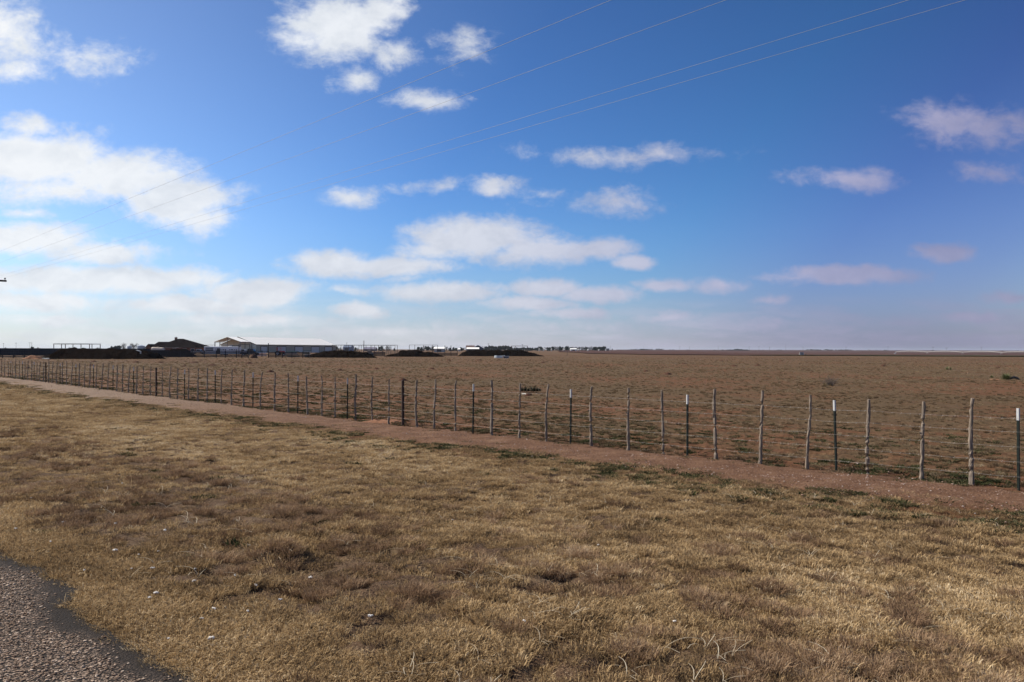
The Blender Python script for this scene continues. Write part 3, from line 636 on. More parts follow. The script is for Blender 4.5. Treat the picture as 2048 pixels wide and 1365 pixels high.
# ------------------------------------------------------------------ mounds of earth
def heap(name, px0, px1, ytop, Y, w, m_, label, cat, prof=None, seed=0, group=None, rough=.30):
    """an earth bank running across the view: px0..px1 at depth Y, top at ytop, w metres thick"""
    A = HX(px0, Y); B = HX(px1, Y); L_ = B.x - A.x; H_ = AT((px0 + px1) / 2, ytop, Y).z - A.z
    nx = max(24, int(L_ / .35)); ny = 22; c0 = Vector(((A.x + B.x) / 2, Y + w / 2, tz((A.x + B.x) / 2, Y)))
    X, Yg = np.meshgrid(np.linspace(-L_ / 2, L_ / 2, nx), np.linspace(-w / 2, w / 2, ny), indexing='ij')
    t = (X / L_ + .5)
    pr = np.interp(t, *zip(*(prof or [(0, 0), (.08, .6), (.16, .95), (.5, 1), (.85, .95), (.95, .4), (1, 0)])))
    e = np.clip(1 - (2 * np.abs(Yg) / w) ** 1.5, 0, 1) ** .8
    Z = H_ * pr * np.minimum(1, e * 1.25) + rough * H_ * fbm(X + seed * 9, Yg, 1.1, seed + 200, 4) * np.clip(pr * e * 3, 0, 1) - .05
    me = npmesh(name, np.stack([X, Yg, Z], -1).reshape(-1, 3), grid_faces(nx, ny)[:, ::-1], m_); o = bpy.data.objects.new(name, me); C.objects.link(o); o.location = c0
    return tag(o, label, cat, group)
manure = mat('dark_manure', (.011, .0075, .006), 1., .0, vary=.5, scale=1.5, bump=.25, coord='Object')
reds = mat('red_heap_soil', (.26, .13, .075), .95, .1, vary=.4, scale=2, bump=.05)
G1 = 'long dark banks of earth along the pens'
heap('earth_bank', 58, 300, 698.2, 156, 9, manure, 'longest dark earth bank, far left in front of the board fence', 'earth bank', [(0, 0), (.12, .5), (.18, .9), (.28, 1), (.6, .95), (.85, .82), (.94, .6), (1, 0)], 1, G1)
heap('earth_bank', 605, 748, 701.4, 195, 7, manure, 'dark earth bank right of the white roofed barn', 'earth bank', [(0, 0), (.1, .5), (.25, .9), (.4, 1), (.7, .95), (.86, .75), (1, 0)], 2, G1)
heap('earth_bank', 764, 888, 700.4, 221, 6, manure, 'shorter lumpy dark earth bank, third from the left', 'earth bank', [(0, 0), (.1, .35), (.24, .55), (.28, .9), (.55, 1), (.65, .72), (.8, .7), (1, 0)], 3, G1, .2)
heap('earth_bank', 914, 1090, 701.0, 245, 7, manure, 'rightmost dark earth bank behind the round stock tank', 'earth bank', [(0, 0), (.06, .6), (.12, .95), (.5, 1), (.75, .98), (.84, .55), (.88, .5), (1, 0)], 4, G1)
heap('dirt_heap', 36, 76, 710.6, 152, 3, reds, 'small orange dirt heap at the left end of the longest bank', 'dirt heap', [(0, 0), (.3, .6), (.5, 1), (.75, .7), (1, 0)], 5)
heap('dark_stack', 331, 374, 697.6, 192, 8, manure, 'tall dark flat topped stack in front of the house', 'dark heap', [(0, .6), (.03, 1), (.55, 1), (.8, .55), (1, 0)], 6, None, .04)
heap('soil_pile', 498.5, 512, 707.4, 182, 2.2, mat('brown_pile', (.07, .035, .024), .95, .1, vary=.4, scale=2, bump=.05), 'small dark brown soil pile at the right end of the black board fence', 'soil pile', [(0, 0), (.2, .7), (.45, 1), (.75, .8), (1, 0)], 7)
# small animal mounds in the pasture
MD = [(187.7,724.2,16),(183.5,731.8,18),(56,737.5,12),(273,725.5,18),(301,741.4,12),(321,726.2,14),(389,726.2,22),(401.5,721.4,10),(456,721.5,12),(369,733,14),(425,731.8,22),
(497.6,727.8,18),(443.7,741,14),(468.7,741.4,14),(540.6,745,20),(584,726.5,14),(568.7,732.3,12),(679.6,741.7,16),(729.4,721.4,9),(753.5,739,14),(805.8,762,22),(864,738.5,16),
(855.7,754.6,10),(898,721.7,10),(958.8,721.4,14),(997.8,720.4,9),(1085.8,725.9,10),(1174.7,733.5,12),(1226.7,714,4),(1368.6,728.5,14),(1467.9,733,19),(1292.5,743.9,16),(1336,749.6,18),
(1361,714.6,5),(1442.8,722.5,9),(1515,731.8,16),(1562.8,723,12),(1769.7,729,11),(1766,732.8,14),(1768,721.7,8),(1624.4,745,9),(1716.7,718.8,8),(1831.5,725,6),(1816,724,6),(2007,728.7,6),(1996,735.9,11),(1057,792,20)]
moundm = mat('mound_soil', (.085, .04, .026), .95, .1, vary=.4, scale=6, bump=.02)
def mound_mesh(seed):
    nr_, na_ = 7, 18; R_, A_ = np.meshgrid(np.linspace(0, 1, nr_), np.linspace(0, 2 * np.pi, na_, endpoint=False), indexing='ij')
    k = 1 + .25 * fbm(np.cos(A_) * 1.3, np.sin(A_) * 1.3, 1, seed, 2); X, Y = R_ * np.cos(A_) * k, R_ * np.sin(A_) * k
    Z = (1 - R_**2) ** 1.3 * (1 + .3 * fbm(X, Y, .4, seed + 5, 2)) - .06; return npmesh('soil_mound', np.stack([X, Y, Z], -1).reshape(-1, 3), grid_faces(nr_, na_, True), moundm)
mm = [mound_mesh(s_) for s_ in (301, 311, 321)]
for i, (px, py, w) in enumerate(MD):
    g0 = GP(px, py); hw = w * g0.y / F / 2
    o = bpy.data.objects.new('soil_mound', mm[i % 3]); C.objects.link(o); o.location = g0; o.scale = (hw, hw * .8, .10 + .18 * hw * random.uniform(.7, 1.2)); o.rotation_euler.z = 0
    tag(o, 'low dark burrow mound of soil dotted about the brown pasture', 'soil mound', 'burrow mounds in the pasture')
# burrow beside the round post
g0 = GP(766, 845.5); q = MB(); n_ = 20
vs = [(0, 0, -.0)] ; ring = []
hole_shade = mat('burrow_dark', (.012, .008, .006), 1, 0)  # near-black flat disc, paints the shade inside the burrow mouth
for ri, (r_, z_) in enumerate(((.13, -.0), (.19, .06), (.30, .045), (.50, -.02))):
    for k in range(n_): a = 2 * math.pi * k / n_; f_ = 1 + .18 * math.sin(3 * a + ri); vs.append((r_ * 1.3 * f_ * math.cos(a), r_ * f_ * math.sin(a), z_ + .012 * math.sin(5 * a + ri)))
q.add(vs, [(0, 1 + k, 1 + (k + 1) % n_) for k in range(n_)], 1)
o2 = [(1 + r_ * n_ + k, 1 + r_ * n_ + (k + 1) % n_, 1 + (r_ + 1) * n_ + (k + 1) % n_, 1 + (r_ + 1) * n_ + k) for r_ in range(3) for k in range(n_)]
q.f += o2; q.mi += [0] * len(o2)
o = q.build('burrow', [reds, hole_shade]); o.location = g0 + Vector((0, 0, .02)); tag(o, 'dark open burrow in the track edge left of the brown round fence post', 'burrow')

# ------------------------------------------------------------------ plants in the pasture
yl = mat('yucca_leaf', (.17, .19, .075), .7, .3, vary=.45, scale=3); yd = mat('dead_yucca_leaf', (.30, .24, .13), .9, .1, vary=.3, scale=4)
ys = mat('dry_stalk', (.26, .20, .14), .9, .1, vary=.3, scale=8)
def spikes(q, c, n, L0, L1, w, zmin=.0, zmax=1.5, seed=0, droop=.15):
    rs = random.Random(seed)
    for _ in range(n):
        a = rs.uniform(0, 6.283); el = rs.uniform(zmin, zmax); L_ = rs.uniform(L0, L1); d = Vector((math.cos(a) * math.cos(el), math.sin(a) * math.cos(el), math.sin(el)))
        sd = Vector((-math.sin(a), math.cos(a), 0)) * w / 2; b0 = Vector(c) + d * .03; m1 = Vector(c) + d * L_ * .55 + Vector((0, 0, -droop * .15 * L_)); t_ = Vector(c) + d * L_ + Vector((0, 0, -droop * L_ * .6))
        q.add([b0 - sd * .8, b0 + sd * .8, m1 + sd, m1 - sd, t_], [(0, 1, 2, 3), (3, 2, 4)])
def yucca(px, py, label, cl, stalks, dead, seed, lm=yl, dm=yd):
    g0 = GP(px, py); e_ = empty('yucca_plant', g0, label, 'yucca plant'); q = MB()
    for i, (x, y, n, l) in enumerate(cl): spikes(q, (x, y, .04), n, l * .6, l, .022, .05, 1.45, seed + i)
    part(q, 'leaf_rosette', lm, e_)
    q = MB()
    for i, (x, y, n, l) in enumerate(cl): spikes(q, (x, y, .03), n // 3, l * .5, l * .9, .024, -.05, .6, seed + 50 + i, .3)
    part(q, 'dead_leaves', dm, e_)
    rs = random.Random(seed)
    for (x, y, h) in stalks:
        q = MB(); dx = rs.uniform(-.12, .12); q.tube([(x, y, .05), (x + dx * .5, y, h * .6), (x + dx, y, h)], [.008, .006, .004], 5)
        for k in range(6):
            z_ = h * (.6 + .4 * k / 6); sx = rs.uniform(-.07, .07); q.tube([(x + dx * z_ / h, y, z_), (x + dx * z_ / h + sx, y + rs.uniform(-.05, .05), z_ + .04)], [.004, .008], 4)
        part(q, 'seed_stalk', ys, e_)
    if dead:
        q = MB(); q.tube([(x, y, z) for x, y, z in dead], [.05, .085, .08, .04], 8, jit=.2); part(q, 'fallen_trunk', mat('grey_dead_trunk', (.06, .055, .05), .45, .5, vary=.4, scale=9), e_)
    return e_
yucca(2010, 760.5, 'green yucca clump with dry seed stalks, far right of the pasture', [(-.05, 0, 130, .62), (.28, .1, 120, .55), (.1, -.05, 90, .6)], [(-.25, 0, .8), (-.1, .1, .95), (.12, 0, .85), (.3, 0, .9), (-.4, 0, .6)], [(.3, -.1, .08), (.55, -.1, .2), (.8, -.1, .14), (1.0, -.1, .02)], 5)
yucca(1062, 785.5, 'low dark yucca clump behind the fence near the centre', [(-.42, 0, 60, .30), (-.27, .06, 60, .36), (-.12, -.08, 60, .26), (.02, .1, 50, .34), (.15, -.04, 70, .36), (.3, .05, 60, .28), (.43, -.03, 40, .2)], [(.0, .05, .42), (-.42, .05, .45)], None, 9, mat('dark_yucca_leaf', (.035, .045, .025), .8, .2, vary=.5, scale=3), mat('black_dead_leaves', (.02, .017, .014), .9, .1))
yucca(1984, 757, 'small green yucca left of the larger far right clump', [(0, 0, 70, .3)], [], None, 15)
yucca(1894.5, 740.5, 'dark green yucca low in the distant pasture on the right', [(0, 0, 90, .5), (.4, .1, 70, .4)], [], None, 19)
heap('dirt_hummock', 1988, 2016, 757.2, 58.2, 1.0, reds, 'pale dirt hummock at the foot of the far right yucca', 'dirt hummock', None, 31)
# leafless shrub
tw = mat('grey_twig', (.15, .12, .10), .9, .1, vary=.3, scale=10)
g0 = GP(1661, 772); sh = empty('bare_shrub', g0, 'wispy leafless grey shrub in the pasture, right of centre', 'shrub'); q = MB(); rs = random.Random(4)
for _ in range(120):
    a = rs.uniform(0, 6.28); l = rs.uniform(.35, .8); el = rs.uniform(.25, 1.3); p0 = Vector((rs.gauss(0, .06), rs.gauss(0, .06), 0)); d = Vector((math.cos(a) * math.cos(el), math.sin(a) * math.cos(el), math.sin(el) * .85))
    p1 = p0 + d * l * .5; p2 = p0 + d * l + Vector((rs.gauss(0, .05), 0, rs.gauss(0, .04))); q.tube([p0, p1, p2], [.006, .004, .002], 3, caps=False)
    for _k in range(4): t_ = p1 + (p2 - p1) * rs.random(); q.tube([t_, t_ + Vector((rs.gauss(0, .07), rs.gauss(0, .07), rs.uniform(0, .08)))], [.003, .0015], 3, caps=False)
part(q, 'twigs', tw, sh)
q = MB(); spikes(q, (-.35, -.1, 0), 120, .1, .3, .01, .1, 1.2, 8); spikes(q, (-.1, -.2, 0), 80, .1, .22, .01, .1, 1.2, 9); part(q, 'dead_grass_skirt', yd, sh)
# white bone-like stick
g0 = GP(1048.5, 790); q = MB(); q.tube([(-.11, .16, .02), (0, 0, .05), (.10, -.12, .03)], [.018, .016, .018], 7); o = q.build('white_stick', mat('bleached_white', (.75, .73, .68), .7, .2)); o.location = g0
tag(o, 'short bleached white stick lying in front of the low dark yucca', 'stick')
# small survey stake
g0 = GP(1935.5, 749.5); q = MB(); q.box((0, 0, .1), (.05, .03, .2), .2); q.box((.01, 0, .215), (.06, .035, .03), .2); o = q.build('survey_stake', mat('tan_stake', (.42, .27, .17), .8, .2)); o.location = g0
tag(o, 'tiny tan stake standing alone in the pasture at right', 'stake')
# leaning twig by the track
g0 = GP(919, 876); q = MB(); q.tube([(-.02, 0, 0), (.03, 0, .07), (.09, 0, .09), (.16, 0, .03)], .004, 5); q.tube([(.03, 0, .07), (.02, 0, .13)], .003, 5); q.tube([(-.04, 0, .01), (.02, .05, .02), (.1, .1, .01)], .004, 5)
o = q.build('dead_twig', tw); o.location = g0; tag(o, 'small forked dead twig lying on the track near the middle of the fence', 'twig')

# cotton lint litter on the verge
CB = [(30.5,1064.6),(101,1091),(229.5,1108.6),(277,1117),(317.4,1110.5),(304,1144.7),(168.5,1149),(262,1146),(389,1146),(498,1099),(495.6,1232),(422.4,1289),(338,1288),(428.5,1228),(389,1171),
(311,1196),(298,1205),(403,1247),(126,1051),(232,1054),(740,1243),(512,1180),(100,968),(62,1000),(620,1164),(1196,1097),(1048,1252),(1350,1253),(905,1046),(180,1000),(330,1068),(245,972),(560,1210),(470,1160)]
ctn = mat('cotton_lint', (.74, .69, .62), .95, .05, vary=.2, scale=40)
cms = []
for s_ in range(4):
    q = MB(); rs = random.Random(s_ + 60)
    for _ in range(5 + s_):
        import bmesh
        bm = bmesh.new(); bmesh.ops.create_icosphere(bm, subdivisions=2, radius=rs.uniform(.009, .018)); off = Vector((rs.gauss(0, .016), rs.gauss(0, .012), rs.uniform(.006, .022)))
        for v_ in bm.verts: v_.co = v_.co * rs.uniform(.8, 1.25) + off
        q.add([tuple(v_.co) for v_ in bm.verts], [[v_.index for v_ in f_.verts] for f_ in bm.faces]); bm.free()
    me = bpy.data.meshes.new('cotton_tuft'); me.from_pydata(q.v, [], q.f); me.materials.append(ctn); cms.append(me)
for i, (px, py) in enumerate(CB):
    g0 = GP(px, py); o = bpy.data.objects.new('cotton_tuft', cms[i % 4]); C.objects.link(o); o.location = g0 + Vector((0, 0, .03)); k = random.uniform(.4, .85); o.scale = (k * .8, k * .65, k * .55); o.rotation_euler.z = random.uniform(0, 6)
    tag(o, 'white fluff of cotton lint caught in the dry verge grass', 'cotton tuft', 'cotton lint scattered on the verge')

# ------------------------------------------------------------------ farmstead: barn
def Wm(px, py, Y): return AT(px, py, Y)
def bearing_x(px, Y): return HX(px, Y).x
roofm = mat('white_metal_roof', (.96, .94, .88), .5, .5, vary=.0, scale=.3)
sidem = mat('grey_ribbed_siding', (.46, .42, .34), .6, .3, vary=.10, scale=.6)
creamm = mat('cream_ribbed_siding', (.85, .78, .60), .6, .3, vary=.06, scale=.6)
trimm = mat('dark_trim', (.05, .05, .055), .6, .3); doorm = mat('blue_grey_roll_door', (.62, .59, .56), .5, .3, vary=.06, scale=1)
P0b = Vector((-127.9, 413)); dL = Vector((22.8, 67)).normalized(); dW = Vector((-dL.y, dL.x)); LB, WB, EH, RH = 76, 21, 4.25, 7.9
bo = gz(P0b.x, P0b.y); barn = empty('barn', bo, 'large barn with bright white metal roof, cream end wall and grey side doors', 'barn', rz=0)
def bp_(l, w, z): p = dL * l + dW * w; return (p.x, p.y, z)
def wallq(q, a, b, z0, z1, off=0):                         # vertical ribbed wall between plan points
    q.add([(*a, z0), (*b, z0), (*b, z1), (*a, z1)], [(0, 1, 2, 3)])
def slab(q, P, t, mi=0):                                    # a polygon given thickness downwards
    n_ = len(P); q.add([tuple(p) for p in P] + [(p[0], p[1], p[2] - t) for p in P], [tuple(range(n_)), tuple(range(n_, 2 * n_))[::-1]] + [(k, n_ + k, n_ + (k + 1) % n_, (k + 1) % n_) for k in range(n_)], mi)
def vslab(q, P, nrm, t, mi=0):
    n_ = len(P); nv = Vector(nrm) * t; q.add([tuple(p) for p in P] + [tuple(Vector(p) - nv) for p in P], [tuple(range(n_)), tuple(range(n_, 2 * n_))[::-1]] + [(k, n_ + k, n_ + (k + 1) % n_, (k + 1) % n_) for k in range(n_)], mi)
n_end = (-dL.x, -dL.y, 0); n_side = (-dW.x, -dW.y, 0)
q = MB(); vslab(q, [bp_(0, 0, 0), bp_(0, WB, 0), bp_(0, WB, EH), bp_(0, WB / 2, RH), bp_(0, 0, EH)], n_end, .15)
vslab(q, [bp_(LB, 0, 0), bp_(LB, 0, EH), bp_(LB, WB / 2, RH), bp_(LB, WB, EH), bp_(LB, WB, 0)], (dL.x, dL.y, 0), .15)
for k in range(0, 22): q.box(Vector(bp_(-.03, .5 + k * .96, EH / 2)), (.06, .07, EH), math.atan2(dL.y, dL.x))
part(q, 'end_wall', creamm, barn)
q = MB()
for w_, nn in ((0.02, n_side), (WB - .02, (dW.x, dW.y, 0))): vslab(q, [bp_(.2, w_, 0), bp_(LB - .2, w_, 0), bp_(LB - .2, w_, EH - .02), bp_(.2, w_, EH - .02)], nn, .12)
for k in range(95): q.box(Vector(bp_(.6 + k * .8, -.01, EH / 2)), (.10, .06, EH - .1), math.atan2(dL.y, dL.x))
part(q, 'side_wall', sidem, barn)
q = MB()
for sg in (0, 1):
    e_w = -.5 if sg == 0 else WB + .5; ez = EH - .17
    slab(q, [bp_(-.4, e_w, ez), bp_(LB + .4, e_w, ez), bp_(LB + .4, WB / 2, RH + .12), bp_(-.4, WB / 2, RH + .12)], .1)
for k in range(48):
    l_ = .2 + k * 1.6; a = Vector(bp_(l_, -.5, EH - .14)); b_ = Vector(bp_(l_, WB / 2, RH + .15)); q.tube([a, b_], .05, 4, caps=False)
rf = part(q, 'roof', roofm, barn)
q = MB()
rs = random.Random(3)
for k in range(26):
    l_ = rs.uniform(4, LB - 3); w0 = rs.uniform(.3, 5); w1 = w0 + rs.uniform(1.5, 4.5); zf = lambda w: EH - .05 + (RH - EH + .0) * w / (WB / 2) + .06
    slab(q, [bp_(l_, w0, zf(w0)), bp_(l_ + .8, w0, zf(w0)), bp_(l_ + .8, w1, zf(w1)), bp_(l_, w1, zf(w1))], .02)
part(q, 'skylight_panel', mat('translucent_panel', (.22, .24, .27), .5, .4), rf)
ds = [(4.0, 5), (18, 7.5), (34, 7.5), (50, 8), (64, 8)]
for l0, wd in ds:
    q = MB(); vslab(q, [bp_(l0, -.10, 0), bp_(l0 + wd, -.10, 0), bp_(l0 + wd, -.10, 3.1), bp_(l0, -.10, 3.1)], n_side, .05); dd = part(q, 'roll_door', doorm, barn)
    q = MB()
    for a, b_, z0, z1 in ((l0 - .35, l0, 0, 3.45), (l0 + wd, l0 + wd + .35, 0, 3.45), (l0, l0 + wd, 3.1, 3.45)): vslab(q, [bp_(a, -.13, z0), bp_(b_, -.13, z0), bp_(b_, -.13, z1), bp_(a, -.13, z1)], n_side, .1)
    part(q, 'door_frame', trimm, dd)
q = MB()
for a, b_ in (((-.45, -.55, EH - .22), (-.45, WB / 2, RH + .08)), ((-.45, WB + .55, EH - .22), (-.45, WB / 2, RH + .08)), ((-.45, -.56, EH - .2), (LB + .4, -.56, EH - .2))):
    q.tube([bp_(*a), bp_(*b_)], .13, 4)
part(q, 'roof_trim', trimm, barn)
# gabled porch in front of the end wall
PL, PWa, PWb, PE, PR = 8, 3.5, 18.5, 5.5, 7.85
q = MB(); mid_ = (PWa + PWb) / 2
for wa in (PWa - .3, PWb + .3): slab(q, [bp_(-PL, wa, PE), bp_(-.5, wa, PE), bp_(-.5, mid_, PR), bp_(-PL, mid_, PR)], .1)
part(q, 'porch_roof', roofm, barn)
q = MB()
for wa in (PWa, PWb):
    for l_ in (-PL + .2, -PL / 2): q.box(Vector(bp_(l_, wa, PE / 2)), (.3, .3, PE), math.atan2(dL.y, dL.x))
for a, b_ in (((-PL - .05, PWa - .3, PE - .1), (-PL - .05, mid_, PR - .1)), ((-PL - .05, PWb + .3, PE - .1), (-PL - .05, mid_, PR - .1)), ((-PL, PWa, PE - .4), (-.2, PWa, PE - .4)), ((-PL, PWb, PE - .4), (-.2, PWb, PE - .4))): q.tube([bp_(*a), bp_(*b_)], .08, 4)
q.box(Vector(bp_(-PL + .1, mid_, PR / 2 - .1)), (.2, .2, PR - .3), math.atan2(dL.y, dL.x)); q.box(Vector(bp_(-.4, 2.5, 2.4)), (.25, .25, 4.7), math.atan2(dL.y, dL.x))
part(q, 'porch_frame', mat('tan_steel', (.30, .26, .21), .6, .3), barn)

# ------------------------------------------------------------------ house
brick = mat('red_brick_wall', (.22, .085, .05), .85, .15, vary=.3, scale=2); shing = mat('dark_shingles', (.012, .009, .009), 1., .0, vary=.3, scale=.8)
HC = 420.; k_ = HC / F
def hx(px): return bearing_x(px, HC)
ho = Vector((hx(350), HC, tz(hx(350), HC))); house = empty('house', ho, 'dark hip roofed house with a red brick gable left of the white roofed barn', 'house')
def hip(q, x0, x1, y0, y1, rx0, rx1, ry, ez, rz_, ov=.5):
    A = [(x0 - ov, y0 - ov, ez), (x1 + ov, y0 - ov, ez), (x1 + ov, y1 + ov, ez), (x0 - ov, y1 + ov, ez), (rx0, ry, rz_), (rx1, ry, rz_)]
    q.add(A, [(0, 1, 5, 4), (1, 2, 5), (2, 3, 4, 5), (3, 0, 4), (3, 2, 1, 0)])
X = lambda px: hx(px) - ho.x
q = MB(); hip(q, X(309), X(402), -2, 18, X(344), X(354), 8, 2.55, 7.15); 
hip(q, X(372), X(403), -7, 2.1, X(381), X(384), -1, 2.5, 4.9)
rf = part(q, 'roof', shing, house)
q = MB(); hip(q, X(299), X(332), 1, 13, X(306), X(328), 6.5, 2.6, 5.55); part(q, 'wing_roof', shing, house)
q = MB(); q.box((X(355.5), 8, 1.25), (X(402) - X(309), 20, 2.5)); q.box((X(315), 7, 1.26), (X(331) - X(299), 12, 2.52)); q.box((X(387), -2.4, 1.24), (X(402.5) - X(372), 9.1, 2.48)); part(q, 'wall', brick, house)
q = MB(); a, b_ = X(293.5), X(304); vslab(q, [(a, -1, 0), (b_, -1, 0), (b_, -1, 2.6), ((a + b_) / 2, -1, 4.2), (a, -1, 2.6)], (0, -1, 0), .3); q.box((((a + b_) / 2), 3, 1.3), (b_ - a - .02, 7.4, 2.58)); part(q, 'gable_wall', brick, house)
q = MB(); m_ = (a + b_) / 2
slab(q, [(a - .4, -1.5, 2.5), (m_, -1.5, 4.35), (m_, 7, 4.35), (a - .4, 7, 2.5)], .12); slab(q, [(m_, -1.5, 4.35), (b_ + .4, -1.5, 2.5), (b_ + .4, 7, 2.5), (m_, 7, 4.35)], .12); part(q, 'gable_roof', shing, house)
q = MB(); q.box((X(337.6), 9, 6.5), (1.1, 1.0, 2.4)); q.box((X(337.6), 9, 7.75), (1.3, 1.2, .18)); q.tube([(X(337.6), 9, 7.8), (X(337.6), 9, 8.2)], .2, 8); part(q, 'chimney', brick, rf)
wg = mat('dark_window_glass', (.03, .035, .045), .1, .6)
for px in (318, 330, 352, 366, 380, 396):
    q = MB(); y_ = -2.05 if px < 371 else -7.02; q.box((X(px), y_, 1.5), (1.6, .08, 1.1)); w_ = part(q, 'window', wg, house)
    q = MB()
    for dx, dz, sx, sz in ((-.85, 0, .12, 1.3), (.85, 0, .12, 1.3), (0, .6, 1.58, .1), (0, -.6, 1.58, .1)): q.box((X(px) + dx, y_ - .03, 1.5 + dz), (sx, .08, sz))
    part(q, 'window_frame', white_p, w_)

# ------------------------------------------------------------------ grain tanks, far buildings
galv = mat('galvanised_sheet', (.36, .40, .45), .45, .5, metal=.3, vary=.15, scale=.5)
def tank(px0, px1, ytop, Y, label, m_=galv, name='storage_tank'):
    a, b_ = HX(px0, Y), HX(px1, Y); r_ = (b_.x - a.x) / 2; c_ = Vector(((a.x + b_.x) / 2, Y + r_, 0)); c_.z = tz(c_.x, c_.y); H_ = AT(px0, ytop, Y).z - c_.z
    e_ = empty(name, c_, label, 'tank', 'grey storage tanks left of the house')
    q = MB()
    for k in range(8): q.tube([(0, 0, H_ * .82 * k / 8), (0, 0, H_ * .82 * (k + .5) / 8), (0, 0, H_ * .82 * (k + 1) / 8 - .01)], [r_, r_ * 1.012, r_], 32, caps=False)
    part(q, 'tank_wall', m_, e_, smooth=True)
    q = MB(); q.tube([(0, 0, H_ * .82), (0, 0, H_ * .96), (0, 0, H_)], [r_ * 1.03, r_ * .35, r_ * .12], 32); part(q, 'tank_roof', m_, e_); return e_
tank(271, 286, 690.3, 700, 'right hand wider grey storage tank left of the house'); tank(252.5, 261, 691.2, 715, 'left hand grey storage tank standing between two bare trees')
def shed(px0, px1, yr, Y, dep, wallm, rfm, label, eave=None, name='shed', gable='x', cat='shed', grp=None):
    a, b_ = HX(px0, Y), HX(px1, Y); c_ = Vector(((a.x + b_.x) / 2, Y, 0)); c_.z = tz(c_.x, c_.y) ; wd = b_.x - a.x; H_ = AT((px0 + px1) / 2, yr, Y).z - c_.z; eh = H_ * (eave or .68)
    e_ = empty(name, c_, label, cat, grp); q = MB()
    if gable == 'x':                                        # ridge runs across the view
        q.add([(-wd/2, 0, 0), (wd/2, 0, 0), (wd/2, dep, 0), (-wd/2, dep, 0), (-wd/2, 0, eh), (wd/2, 0, eh), (wd/2, dep, eh), (-wd/2, dep, eh), (-wd/2, dep/2, H_ - .1), (wd/2, dep/2, H_ - .1)], [(0, 1, 5, 4), (2, 3, 7, 6), (1, 2, 6, 9, 5), (3, 0, 4, 8, 7)])
        part(q, 'wall', wallm, e_); q = MB(); ov = .4
        slab(q, [(-wd/2 - ov, -ov, eh - .1), (wd/2 + ov, -ov, eh - .1), (wd/2 + ov, dep/2, H_), (-wd/2 - ov, dep/2, H_)], .12); slab(q, [(-wd/2 - ov, dep/2, H_), (wd/2 + ov, dep/2, H_), (wd/2 + ov, dep + ov, eh - .1), (-wd/2 - ov, dep + ov, eh - .1)], .12)
    else:
        q.add([(-wd/2, 0, 0), (wd/2, 0, 0), (wd/2, dep, 0), (-wd/2, dep, 0), (-wd/2, 0, eh), (wd/2, 0, eh), (wd/2, dep, eh), (-wd/2, dep, eh), (0, 0, H_ - .1), (0, dep, H_ - .1)], [(0, 1, 5, 8, 4), (2, 3, 7, 9, 6), (1, 2, 6, 5), (3, 0, 4, 7)])
        part(q, 'wall', wallm, e_); q = MB(); ov = .4
        slab(q, [(-wd/2 - ov, -ov, eh - .1), (0, -ov, H_), (0, dep + ov, H_), (-wd/2 - ov, dep + ov, eh - .1)], .12); slab(q, [(0, -ov, H_), (wd/2 + ov, -ov, eh - .1), (wd/2 + ov, dep + ov, eh - .1), (0, dep + ov, H_)], .12)
    part(q, 'roof', rfm, e_)
    q = MB(); n_ = max(1, int(wd / 5))
    for k in range(n_):
        q.box((-wd/2 + wd * (k + .5) / n_, -.04, eh * .42), (wd / n_ * .45, .06, eh * .6)); 
    part(q, 'door', trimm if wallm is not trimm else white_p, e_); return e_
wht = mat('white_siding', (.78, .78, .76), .6, .3, vary=.05, scale=.5); blu = mat('bluish_siding', (.20, .24, .33), .7, .2, vary=.1, scale=.5); dgr = mat('dark_grey_siding', (.09, .10, .12), .7, .2); rbr = mat('brown_roofing', (.14, .09, .08), .9, .1)
shed(686, 702, 690.8, 800, 14, blu, mat('slate_blue_roof', (.13, .16, .22), .8, .2), 'bluish hip roofed building behind the pipe frame right of the barn', name='farm_building', cat='building')
shed(727, 750, 694.6, 900, 14, mat('brick_pink_wall', (.32, .22, .19), .8, .2), mat('purple_grey_roof', (.16, .15, .20), .8, .2), 'long low house with purple grey roof behind the pipe frame', .5, 'farm_house', cat='house')
shed(868, 888, 694.4, 620, 9, mat('pale_wall', (.5, .47, .42), .7, .2), roofm, 'long low building with white roof behind the third bank', .7, 'farm_building', cat='building')
shed(934, 957, 695.2, 560, 7, dgr, roofm, 'open sided shed with white roof left of the grey gabled barn', .72, 'open_shed')
shed(946, 966, 690.4, 640, 22, dgr, roofm, 'dark grey gabled barn with white roof beside the tree belt', .6, 'far_barn', 'y', 'barn')
shed(932, 948, 691.2, 900, 12, mat('tan_wall', (.3, .26, .2), .8, .2), rbr, 'brown roofed house behind the open sided shed', .5, 'farm_house', cat='house')
shed(1141, 1153, 697.0, 1150, 8, wht, roofm, 'small white building in front of the tree belt, right of centre', .7, 'white_building', cat='building')
shed(1212, 1218.5, 697.0, 1250, 8, mat('grey_wall', (.3, .3, .31), .7, .2), dgr, 'small dark building at the right end of the tree belt', .7, 'farm_building', cat='building')
shed(916, 920, 697.0, 900, 5, wht, roofm, 'small white shed among trees left of the open sided shed', .7, 'white_shed')
